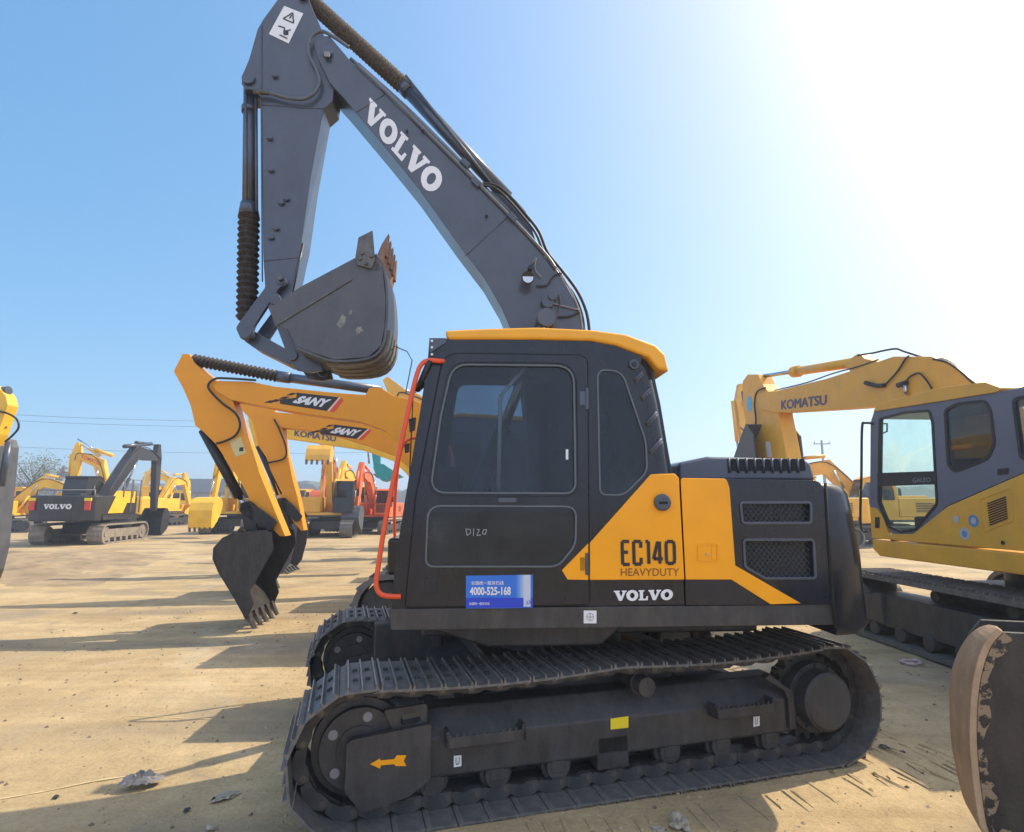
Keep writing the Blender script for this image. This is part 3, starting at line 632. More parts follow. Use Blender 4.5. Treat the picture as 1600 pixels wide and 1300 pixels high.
# ---- arm
AY, AY1 = -.16, .10
armo = [(447, -24), (433, 0), (411, 30), (402, 46), (389, 92), (378, 118), (377, 130), (382, 139), (396, 140), (408, 152), (410, 280), (411, 400), (414, 447), (410, 462), (418, 478), (436, 480), (452, 462), (471, 377), (485, 280), (505, 171), (520, 158), (524, 120), (512, 70), (502, 44), (486, 8), (474, -24)]
mb = MB(); mb.prism(HF.ps(armo, AY), AY, AY1)
arm = mb.build("arm", DARK, EX, HF, bevel=.006)
mb = MB(); mb.tube([HF.p3(409, 40, AY - .004), HF.p3(408, 150, AY - .004), HF.p3(410, 440, AY - .004)], .006, 6)
for (x, y) in ((430, 120), (422, 217), (424, 267), (440, 318), (432, 358), (424, 372), (448, 312)):
    p = HF.p3(x, y, AY); mb.cyl(p, p - Vector((0, .022, 0)), .020, 10); mb.obox(Matrix.Translation(p - Vector((.0, .02, 0))), .05, .014, .022)
p = HF.p3(389, 124, AY); mb.cyl(p, p - Vector((0, .025, 0)), .055, 20); p = HF.p3(474, -6, AY); mb.cyl(p, p - Vector((0, .04, 0)), .05, 18)
for k in range(4): mb.tube([HF.p3(474 - k * 1.2, 380, AY + .05 * k + .03), HF.p3(457 - k * 1.2, 458, AY + .05 * k + .03)], .008, 6)
mb.build("arm_fittings", DARK, arm, HF)
mb = MB()
for a, b in (((408, 164), (506, 170)), ((412, 408), (466, 402))): mb.tube([HF.p3(*a, AY - .001), HF.p3(*b, AY - .001)], .0045, 6); mb.build("weld_bead", DARK, arm, HF); mb = MB()
mb = MB(); mb.sheet(HF.ps([(444, 9), (474, 21), (451, 68), (420, 53)], AY - .004), AY - .004)
q = quadmap(HF, AY - .007, [(444, 9), (474, 21), (451, 68), (420, 53)])
def dline(mb, f, a, b, w, yl, mi):
    A, B = f(*a), f(*b); d = (B - A).normalized(); nn = Vector((-d.y, d.x)) * w
    mb.add([(p.x, yl, p.y) for p in (A - nn, B - nn, B + nn, A + nn)], [(0, 1, 2, 3)], mi)
for a, b in (((.25, .62), (.78, .62)), ((.78, .62), (.52, .9)), ((.52, .9), (.25, .62)), ((.52, .70), (.52, .82)), ((.2, .35), (.5, .38)), ((.5, .38), (.6, .2)), ((.45, .12), (.85, .12)), ((.62, .3), (.8, .4))): dline(mb, q, a, b, .006, AY - .007, 1)
A = q(.68, .25); mb.add([(A.x + dx, AY - .0075, A.y + dz) for dx, dz in ((-.02, -.02), (.02, -.02), (.02, .025), (-.01, .03))], [(0, 1, 2, 3)], 1)
mb.build("warning_sticker", [WHITE, INK], arm, HF, fix=False)
mb = MB(); mb.tube(spline([HF.p3(x, y, AY - .05) for x, y in ((396, 143), (420, 145), (450, 153), (476, 154), (492, 144), (499, 128), (494, 108), (484, 88), (482, 68), (490, 54), (504, 49), (522, 58), (545, 74))], 6), .016, 10)
mb.tube([HF.p3(396, 143, AY - .05), HF.p3(420, 145, AY - .05)], .021, 10, 1)
mb.build("arm_hose", [PIPE, STEEL], arm, HF)
# bucket cylinder
yc = (AY + AY1) / 2 - .02
mb = MB(); a, b, e = HF.p3(391, 128, yc), HF.p3(389, 325, yc), HF.p3(386, 518, yc)
mb.tube([a, b], .056, 18); mb.tube([HF.p3(400, 150, yc - .03), HF.p3(401, 330, yc - .03)], .014, 8, 1); mb.tube([HF.p3(384, 140, yc - .06), HF.p3(384, 330, yc - .06)], .012, 8, 1)
mb.tube([HF.p3(390, 168, yc), HF.p3(390, 176, yc)], .068, 18); mb.tube([b, e], .03, 10, 2); mb.tube([HF.p3(389, 318, yc), HF.p3(389, 338, yc)], [.07, .088], 18)
bc = mb.build("bucket_cylinder", [DARK, PIPE, CHROME], EX, HF)
mb = MB(); mb.bellows(HF.p3(389, 336, yc), HF.p3(386, 500, yc), .070, .092, 17); mb.build("bellows", BELL, bc, HF)
# linkage
for y0, y1 in ((AY - .07, AY - .03), (AY1 + .03, AY1 + .07)):
    mb = MB(); mb.prism(rp(HF.ps([(368, 512), (376, 500), (423, 437), (432, 430), (446, 434), (444, 445), (436, 450), (398, 508), (392, 528), (376, 530)], AY - .07), .02), y0, y1); mb.build("side_link", DARK, EX, HF, bevel=.005)
mb = MB(); mb.prism(rp(HF.ps([(374, 512), (392, 514), (450, 546), (466, 552), (460, 566), (446, 567), (392, 540), (378, 530)], AY - .02), .02), AY + .02, AY1 - .02); mb.build("bucket_link", DARK, EX, HF, bevel=.006)
mb = MB()
for x, y, r in ((383, 520, .045), (438, 437, .04), (428, 466, .05), (456, 555, .045)):
    p = HF.p3(x, y, AY - .08); mb.cyl(p, Vector((p.x, AY1 + .09, p.z)), r, 18); mb.build("linkage_pin", DARK, EX, HF, bevel=.004); mb = MB()
p = HF.p3(439, 436, AY - .08); mb.cyl(p, p - Vector((0, .03, 0)), .022, 8, 1); mb.build("grease_nipple", [DARK, STEEL], EX, HF, bevel=.004)
# ---- bucket
BY, BY1 = -.46, .14
side_px = [(421, 481), (430, 474), (471, 447), (554, 403), (585, 398), (598, 421), (603, 470), (601, 512), (595, 541), (575, 558), (523, 562), (487, 551), (463, 541), (450, 515), (429, 507)]
mb = MB(); sp_ = HF.ps(side_px, BY)
mb.prism(sp_, BY, BY + .025); mb.prism(sp_, BY1 - .025, BY1)
shell = sp_[4:13]
shell = [tuple(p) for p in spline([Vector((p[0], p[1], 0)) for p in shell], 3)]; shell = [(p[0], p[1]) for p in shell]
def shellmesh(mb, pts, y0, y1, t, mi=0):
    n = len(pts); O = []
    for i in range(n):
        a = Vector(pts[max(i - 1, 0)]); b = Vector(pts[min(i + 1, n - 1)]); d = (b - a).normalized(); O.append(tuple(Vector(pts[i]) + Vector((d.y, -d.x)) * t))
    vs = [(p[0], y, p[1]) for y in (y0, y1) for p in pts] + [(p[0], y, p[1]) for y in (y0, y1) for p in O]
    fs = []
    for i in range(n - 1):
        fs += [(i, i + 1, n + i + 1, n + i), (2 * n + i, 3 * n + i, 3 * n + i + 1, 2 * n + i + 1), (i, 2 * n + i, 2 * n + i + 1, i + 1), (n + i, n + i + 1, 3 * n + i + 1, 3 * n + i)]
    fs += [(0, n, 3 * n, 2 * n), (n - 1, 3 * n - 1, 4 * n - 1, 2 * n - 1)]
    mb.add(vs, fs, mi)
shellmesh(mb, shell, BY - .003, BY1 + .003, -.02)
bk = mb.build("bucket", [BUCK], EX, HF, bevel=.004)
mb = MB()
sw = shell[9:20]
for k in range(4):
    y = BY + .06 + k * .14; shellmesh(mb, sw, y, y + .075, -.04)
mb.build("wear_strips", BUCKW, bk, HF)
mb = MB(); mb.prism(HF.ps([(555, 402), (560, 371), (582, 360), (586, 408), (580, 420), (558, 414)], BY - .02), BY - .022, BY - .002)
mb.prism(HF.ps([(429, 507), (548, 434), (550, 437), (430, 510)], BY - .012), BY - .010, BY - .001)
for x, y in ((563, 404), (572, 412), (580, 400), (566, 396)): p = HF.p3(x, y, BY - .022); mb.cyl(p, p - Vector((0, .014, 0)), .016, 8)
mb.build("side_cutter", STEEL, bk, HF, bevel=.003)
lip = HF.ps([(585, 398), (598, 421), (604, 380), (594, 376)], BY)
mb = MB(); c0 = Vector(HF.p(592, 408, BY)); dirv = Vector((.045, .20)).normalized(); nv = Vector((dirv.y, -dirv.x))
mb.prism([tuple(c0 - nv * .02 - dirv * .1), tuple(c0 + nv * .035 - dirv * .08), tuple(c0 + nv * .03 + dirv * .12), tuple(c0 - nv * .01 + dirv * .12)], BY, BY1)
mb.build("cutting_edge", RUST, bk, HF, bevel=.004)
for k in range(5):
    y = BY + .01 + k * .128; mb = MB(); t0 = c0 + dirv * .06
    a = [tuple(t0 - nv * .03), tuple(t0 + nv * .05), tuple(t0 + nv * .03 + dirv * .11), tuple(t0 + nv * .012 + dirv * .20), tuple(t0 - nv * .02 + dirv * .09)]
    mb.prism(a, y, y + .065); mb.build("tooth", RUST, bk, HF, bevel=.008)
mb = MB()
for y0 in (AY - .06, AY1 + .02):
    mb.prism(rp(HF.ps([(414, 470), (432, 456), (452, 500), (470, 545), (500, 560), (505, 578), (486, 582), (462, 578), (450, 558), (432, 510)], AY - .06), .02), y0, y0 + .04)
mb.build("hinge_plates", DARK, bk, HF, bevel=.004)
SCUF = mat("scuffed_bare_metal", (.20, .20, .19), .6, var=.5, scale=40, dust=.4)
for cx_, cy_, rx_, ry_ in ((534, 503, 9, 15), (561, 516, 7, 9), (548, 488, 4, 5)):
    mb = MB(); pts = []
    for i in range(26): a = i * math.tau / 26; k_ = .55 + .6 * abs(noise.noise(Vector((math.cos(a) * 2.4, math.sin(a) * 2.4, cx_ * .1)))); pts.append(HF.p(cx_ + rx_ * k_ * math.cos(a) + ry_ * .3 * k_ * math.sin(a), cy_ - ry_ * k_ * math.sin(a), BY))
    mb.sheet(pts, BY - .003); mb.build("scuff_mark", SCUF, bk, HF, fix=False)
mb = MB(); pc = Vector(HF.p(506, 580, 0)); mb.tube([(pc.x + .045 * math.cos(a * math.pi / 8), 0, pc.y + .045 * math.sin(a * math.pi / 8)) for a in range(17)], .011, 8); mb.build("lifting_eye", DARK, bk, HF)
# ---- lettering and stickers on the house
yt = YS - .019
mb = MB(); slabword(mb, HF, YS - .0165, [(959, 923), (1052, 921), (1051, 937), (960, 939)]); mb.build("lettering", WHITE, EX, HF, fix=False)
mb = MB()
def strokes(mb, segs, f, w, yl, mi):
    for a, b in segs: dline(mb, f, a, b, w, yl, mi)
def blockglyph(ch):
    S = {'E': [(0, 0, 0, 1), (0, 1, 1, 1), (0, .53, .8, .53), (0, 0, 1, 0)], 'C': [(0, 0, 0, 1), (0, 1, 1, 1), (0, 0, 1, 0), (1, 1, 1, .72), (1, 0, 1, .28)],
         '1': [(.9, 0, .9, 1), (.1, 1, .9, 1)], '4': [(.75, 0, .75, 1), (.0, .22, 1.1, .22), (.0, .22, .55, 1)], '0': [(.0, .12, .0, .88), (1, .12, 1, .88), (.12, 1, .88, 1), (.12, 0, .88, 0), (0, .88, .12, 1), (1, .88, .88, 1), (0, .12, .12, 0), (1, .12, .88, 0)]}
    return S[ch]
f = quadmap(HF, yt, [(972, 846), (1060, 846), (1061, 880), (973, 882)])
xx = 0.0
for ch, w in zip("EC140", (.125, .125, .065, .15, .145)):
    for a0, b0, a1, b1 in blockglyph(ch): dline(mb, f, (xx + a0 * w, b0), (xx + a1 * w, b1), .0105, yt - .0002 * (1 + int(xx * 10)) - .0003 * (a0 == a1), 0)
    xx += w + .078
text(mb, "HEAVYDUTY", HF, yt, [(970, 888), (1061, 888), (1061, 900), (970, 900)], 1, 0)
mb.build("model_lettering", [INK, BROWN], EX, HF, fix=False)
mb = MB(); ys_ = YS - .016
mb.prism(HF.ps([(728, 899), (832, 897.5), (832, 949), (728, 950)], YS), ys_ - .003, ys_ + .001)
mb.sheet(HF.ps([(728, 934), (832, 934), (832, 949), (728, 950)], ys_ - .0045), ys_ - .0045, 1)
for i in range(5): mb.sheet(HF.ps([(806 + i * 3, 898.2), (809 + i * 3 + (8 if i == 4 else 0), 898), (809 + i * 3 + (8 if i == 4 else 0), 934 + (14 if i == 4 else 0)), (806 + i * 3, 934 + (14 if i == 4 else 0))], ys_ - .0045), ys_ - .0052, 3 + i)
text(mb, "全国统一服务热线", HF, ys_ - .007, [(736, 908), (787, 907.5), (787, 914), (736, 914)], 2, .01)
text(mb, "4000-525-168", HF, ys_ - .007, [(734, 917), (798, 916.5), (798, 930), (734, 930)], 2, .03)
text(mb, "全国统一服务热线", HF, ys_ - .007, [(733, 941), (765, 941), (765, 945.5), (733, 945.5)], 2, .008)
text(mb, "J3", HF, ys_ - .009, [(822, 939), (829, 938), (829, 945), (822, 945)], 1, 0)
fade = [mat("sticker_fade", c, .4, var=.03) for c in ((.05, .2, .64), (.10, .27, .65), (.2, .36, .66), (.32, .44, .66), (.5, .54, .64))]
mb.build("blue_sticker", [BLUED, BLUEB, WHITE] + fade, cab, HF, fix=False)
mb = MB(); mb.sheet(HF.ps([(912, 954), (932, 954), (932, 974), (912, 974)], YS - .008), YS - .008)
f = quadmap(HF, YS - .010, [(912, 954), (932, 954), (932, 974), (912, 974)])
for a, b in (((.5, .2), (.5, .8)), ((.2, .5), (.8, .5))): dline(mb, f, a, b, .002, YS - .010, 1)
pe = [f(.5 + .28 * math.cos(i * math.pi / 6), .5 + .28 * math.sin(i * math.pi / 6)) for i in range(12)]
for i in range(12):
    A, B = pe[i - 1], pe[i]; d = (B - A).normalized(); nn = Vector((-d.y, d.x)) * .0015
    mb.add([(p.x, YS - .0105, p.y) for p in (A - nn, B - nn, B + nn, A + nn)], [(0, 1, 2, 3)], 1)
mb.build("white_sticker", [WHITE, LGREY], EX, HF, fix=False)
mb = MB()
f = quadmap(HF, YS + .003, [(728, 825), (762, 825), (762, 838), (728, 838)])
for a, b in (((0, .9), (.05, .1)), ((0, .9), (.2, .8)), ((.2, .8), (.22, .4)), ((.22, .4), (.05, .1)), ((.36, .95), (.34, .05)), ((.5, .85), (.62, .8)), ((.62, .8), (.5, .1)), ((.5, .1), (.68, .15)), ((.8, .8), (.76, .3)), ((.76, .3), (.9, .25)), ((.9, .25), (.95, .8)), ((.95, .8), (.8, .8))): dline(mb, f, a, b, .0022, YS + .0025, 0)
mb.build("scribbled_number", SCRIB, cab, HF, fix=False)
mb = MB()
for x0, y0, x1_, y1_ in ((884, 702, 887, 718),): mb.sheet(HF.ps([(x0, y0), (x1_ + 1, y0), (x1_ + 1, y1_), (x0, y1_)], YS + .002), YS + .002)
mb.build("window_tab", WHITE, cab, HF, fix=False)

# ---- undercarriage
UY = -1.30
ZC = .47
idl = UF.p(553, 1160, -1.0); spr = UF.p(1262, 1100, -1.0)
XI, XS = idl[0] + .03, spr[0] - .02
ZI, ZS_, RI, RS = .375, .385, .31, .32
def track_path(xi, zi, ri, xs_, zs, rs, n, sag=.03):
    """points and headings round the chain"""
    P = []
    for i in range(41):
        a = R(90 + 180 * i / 40); P.append((xi + ri * math.cos(a), zi + ri * math.sin(a)))
    for i in range(1, 41):
        t = i / 41; P.append((xi + (xs_ - xi) * t, (zi - ri) * (1 - t) + (zs - rs) * t))
    for i in range(41):
        a = R(-90 + 180 * i / 40); P.append((xs_ + rs * math.cos(a), zs + rs * math.sin(a)))
    for i in range(1, 41):
        t = i / 41; P.append((xs_ + (xi - xs_) * t, (zs + rs) * (1 - t) + (zi + ri) * t - sag * abs(math.sin(2 * math.pi * t))))
    L = [0]
    for i in range(len(P)): L.append(L[-1] + (Vector(P[(i + 1) % len(P)]) - Vector(P[i])).length)
    out = []
    for k in range(n):
        s = L[-1] * k / n; i = 0
        while L[i + 1] < s: i += 1
        t = (s - L[i]) / (L[i + 1] - L[i]); a, b = Vector(P[i % len(P)]), Vector(P[(i + 1) % len(P)]); out.append((a.lerp(b, t), (b - a).normalized(), L[-1] / n))
    return out
def shoe_mesh(w, pitch):
    mb = MB(); prof = [(-.5, 0), (.5, 0), (.5, .012), (.46, .012), (.44, .030), (.40, .030), (.38, .012), (.04, .012), (.025, .028), (-.02, .028), (-.035, .012), (-.38, .012), (-.40, .030), (-.44, .030), (-.46, .012), (-.5, .012)]
    # x along travel, y width, z outwards
    mb.prism([(a * pitch * 1.04, -b * 1.15) for a, b in prof], -w / 2, w / 2)
    mb.prism([(.48 * pitch, -.001), (.68 * pitch, .007), (.68 * pitch, .003), (.48 * pitch, -.008)], -w / 2 + .003, w / 2 - .003)
    for k, (a, b) in enumerate(((.42, .0305), (0, .0285), (-.42, .0305))):
        mb.box((a - .022) * pitch, (a + .022) * pitch, -w / 2 + .004, w / 2 - .004, -b * 1.15 - .0012, -b * 1.15, 1)
    for y in (-.10, .10):
        for a in (-.2, .2): mb.box(a * pitch - .014, a * pitch + .014, y - .014, y + .014, -.028, -.012, 2)
        mb.prism(rp([(-.52 * pitch, .03), (-.48 * pitch, .085), (-.1 * pitch, .07), (.1 * pitch, .085), (.5 * pitch, .085), (.52 * pitch, .03), (.2 * pitch, 0), (-.2 * pitch, 0)], .008, 2), y - .02, y + .02, mi=2); mb.tube([(.36 * pitch, y - .024 if y < 0 else y + .024, .055), (.36 * pitch, y, .055)], .02, 8, 3)
    return mb
def make_track(yc, w, fr, parent, n=47, near=True):
    path = track_path(XI, ZI, RI, XS, ZS_, RS, n); pitch = path[0][2]
    mb = MB()
    pl_ = [tuple(p) for p, d, _ in path]; mb.prism(off(pl_, .02), yc - .07, yc + .07, [off(pl_, -.012)])   # the closed chain
    tr = mb.build("track", UNDER, parent, fr)
    proto = None
    for p, d, _ in path:
        ang = math.atan2(d.y, d.x); nrm = Vector((d.y, -d.x))
        if proto is None: proto = shoe_mesh(w, pitch); o = proto.build("track_shoe", [SHOE, GROUS, UNDER, STEEL], tr, fr, fix=True); me = o.data
        else:
            o = bpy.data.objects.new("track_shoe", me); COL.objects.link(o); o.parent = tr; o.matrix_parent_inverse = ALLW[tr.name].inverted()
        # shoe: local -z points outwards
        M = Matrix(((d.x, 0, -nrm.x, p.x + nrm.x * .055), (0, 1, 0, yc), (d.y, 0, -nrm.y, p.y + nrm.y * .055), (0, 0, 0, 1)))
        if M.to_3x3().determinant() < 0: M = M @ Matrix.Scale(-1, 4, (0, 1, 0))
        o.matrix_basis = fr.M @ M
    # wheels
    mb = MB(); mb.tube([(XI, yc - .09, ZI), (XI, yc - .05, ZI), (XI, yc - .045, ZI), (XI, yc + .045, ZI), (XI, yc + .05, ZI), (XI, yc + .09, ZI)], [RI - .085, RI - .085, RI - .04, RI - .04, RI - .085, RI - .085], 40)
    mb.tube([(XI, yc - .10, ZI), (XI, yc + .10, ZI)], .13, 30)
    for k in range(5): a = k * 2 * math.pi / 5 + 2.6; mb.cyl((XI + .175 * math.cos(a), yc - .093, ZI + .175 * math.sin(a)), (XI + .175 * math.cos(a), yc - .088, ZI + .175 * math.sin(a)), .028, 14, 1)
    mb.build("idler_wheel", [UNDER, LGREY], tr, fr, bevel=.008)
    mb = MB(); N = 21; pts = []
    for k in range(N * 4):
        r = RS - .005 if k % 4 in (1, 2) else RS - .05; a = 2 * math.pi * k / (N * 4); pts.append((XS + r * math.cos(a), ZS_ + r * math.sin(a)))
    mb.prism(pts, yc - .035, yc + .035); mb.tube([(XS, yc - .24, ZS_), (XS, yc - .22, ZS_), (XS, yc + .15, ZS_)], [.175, .20, .21], 36); mb.tube([(XS, yc - .12, ZS_), (XS, yc - .05, ZS_)], .24, 30)
    for k in range(12): a = k * math.pi / 6; mb.cyl((XS + .222 * math.cos(a), yc - .135, ZS_ + .222 * math.sin(a)), (XS + .222 * math.cos(a), yc - .12, ZS_ + .222 * math.sin(a)), .014, 8)
    mb.build("drive_sprocket", UNDER, tr, fr, bevel=.006)
    for k in range(7):
        x = XI + .42 + k * (XS - XI - .84) / 6; mb = MB(); mb.tube([(x, yc - .12, .15), (x, yc - .085, .15), (x, yc - .08, .15), (x, yc + .08, .15), (x, yc + .085, .15), (x, yc + .12, .15)], [.075, .075, .10, .10, .075, .075], 22)
        mb.box(x - .045, x + .045, yc - .125, yc - .115, .12, .24); mb.build("track_roller", UNDER, tr, fr, bevel=.004)
    mb = MB(); xr = (XI + XS) / 2 + .2; mb.tube([(xr, yc - .19, .59), (xr, yc + .12, .59)], .062, 22); mb.tube([(xr, yc - .10, .59), (xr, yc - .08, .59)], .075, 22); mb.build("carrier_roller", SILL, tr, fr, bevel=.005)
    return tr
near = make_track(-1.0, .60, UF, EX)
far = make_track(1.0, .60, UF, EX)
def track_frame(yc, s, fr, parent):
    """side frame: a beam with a sloping top, extruded along x"""
    mb = MB(); xa, xb_ = XI + .38, XS - .28
    prof = [(yc - .11 * s, .175), (yc - .13 * s, .19), (yc - .13 * s, .40), (yc - .02 * s, .54), (yc + .13 * s, .54), (yc + .13 * s, .235), (yc + .11 * s, .20)]
    n = len(prof); mb.add([(x, y, z) for x in (xa, xb_) for y, z in prof], [tuple(range(n)), tuple(range(n, 2 * n))] + [(i, (i + 1) % n, (i + 1) % n + n, i + n) for i in range(n)])
    o = mb.build("track_frame", UNDER, parent, fr, bevel=.012)
    mb = MB(); e0 = XI - .075
    out = rp([(e0, .19), (e0 + .0, .44), (e0 + .03, .46), (xa + .02, .50), (xa + .02, .20), (xa - .10, .125), (e0 + .10, .07)], .015)
    mb.prism(rp([(e0 + .26, .47), (xa + .0, .48), (xa + .0, .60), (e0 + .20, .585)], .02), yc - .13 * s, yc - .10 * s, [rp([(e0 + .30, .55), (xa - .05, .56), (xa - .03, .50), (e0 + .30, .49)], .03)])
    hole = rp([(e0 + .34, .545), (xa - .06, .565), (xa - .06, .50), (e0 + .34, .47)], .03)
    mb.prism(out, yc - .175, yc - .13) if s > 0 else mb.prism(out, yc + .13, yc + .175)
    mb.prism([(e0 + .02, .25), (xa, .25), (xa, .45), (e0 + .02, .40)], yc - .12, yc + .12)
    mb.build("idler_guard", UNDER, o, fr, bevel=.01)
    mb = MB(); mb.prism(rp([(xb_ + .0, .21), (xb_ + .05, .21), (xb_ + .05, .45), (xb_ - .05, .52), (xb_ - .14, .585), (xb_ - .18, .56), (xb_ - .03, .47), (xb_, .41)], .01), yc - .155 * s, yc - .10 * s) if s > 0 else None
    if s > 0: mb.build("sprocket_guard", UNDER, o, fr, bevel=.006)
    return o
tf = track_frame(-1.0, 1, UF, EX); track_frame(1.0, -1, UF, EX)
YF = -1.13
for xa, xb_ in (((697, 1156), (820, 1146)), ((1115, 1112), (1208, 1102))):
    mb = MB(); a, b = UF.p3(*xa, YF - .07), UF.p3(*xb_, YF - .07)
    mb.box(a.x, b.x, YF - .10, YF - .088, a.z - .035, a.z + .02); mb.box(a.x, b.x, YF - .10, YF, a.z - .04, a.z - .03)
    n = 12
    for k in range(n): x = a.x + (b.x - a.x) * (k + .5) / n; mb.prism([(x - .012, a.z + .02), (x, a.z + .042), (x + .012, a.z + .02)], YF - .10, YF - .092)
    mb.box(a.x, a.x + .02, YF - .10, YF, a.z - .04, a.z + .03); mb.box(b.x - .02, b.x, YF - .10, YF, a.z - .04, a.z + .03)
    for x in (a.x + .01, b.x - .01): mb.tube([(x, YF - .09, a.z + .035), (x, YF, a.z + .035)], .014, 8)
    mb.build("step", UNDER, tf, UF, bevel=.003)
mb = MB(); mb.box(*sorted((UF.p(933, 1140, YF)[0], UF.p(960, 1140, YF)[0] + .1)), YF - .0, YF + .3, .10, .30); mb.build("track_guide", UNDER, tf, UF, bevel=.01)
mb = MB(); mb.sheet(UF.ps([(954, 1123), (982, 1119), (982, 1137), (954, 1140)], YF - .004), YF - .004); mb.build("yellow_sticker", YELD, tf, UF, fix=False)
mb = MB()
for q, t in (([(709, 1181), (721, 1180), (721, 1197), (709, 1199)], "U"), ([(1177, 1120), (1187, 1119), (1187, 1134), (1177, 1136)], "U")):
    mb.sheet(UF.ps(q, YF - .004), YF - .004); c = [(q[0][0] + 3, q[0][1] + 3), (q[1][0] - 3, q[1][1] + 3), (q[2][0] - 3, q[2][1] - 3), (q[3][0] + 3, q[3][1] - 3)]; text(mb, t, UF, YF - .007, c, 1)
mb.build("white_sticker", [WHITE, INK], tf, UF, fix=False)
mb = MB(); ya = -1.179; mb.sheet(UF.ps([(578, 1194), (594, 1185), (594, 1188), (616, 1186), (620, 1180), (635, 1180), (631, 1189), (635, 1197), (619, 1197), (615, 1194), (595, 1196), (594, 1201)], ya), ya); mb.build("arrow_sticker", YELD if False else YEL, tf, UF, fix=False)
mb = MB(); mb.box(XI + .9, XS - 1.0, -.85, .85, .42, .66); mb.prism([(XI + .9, .3), (XI + 1.35, .62), (XI + 1.35, .66), (XI + .6, .5), (XI + .6, .3)], -.85, .85)
mb.prism([(XS - .7, .3), (XS - 1.1, .62), (XS - 1.1, .66), (XS - .45, .5), (XS - .45, .3)], -.85, .85); mb.tube([((XI + XS) / 2, 0, .6), ((XI + XS) / 2, 0, .95)], .55, 40)
mb.box(XI + .15, XI + .75, .55, .84, .35, .74)
mb.build("centre_frame", UNDER, EX, UF, bevel=.02)

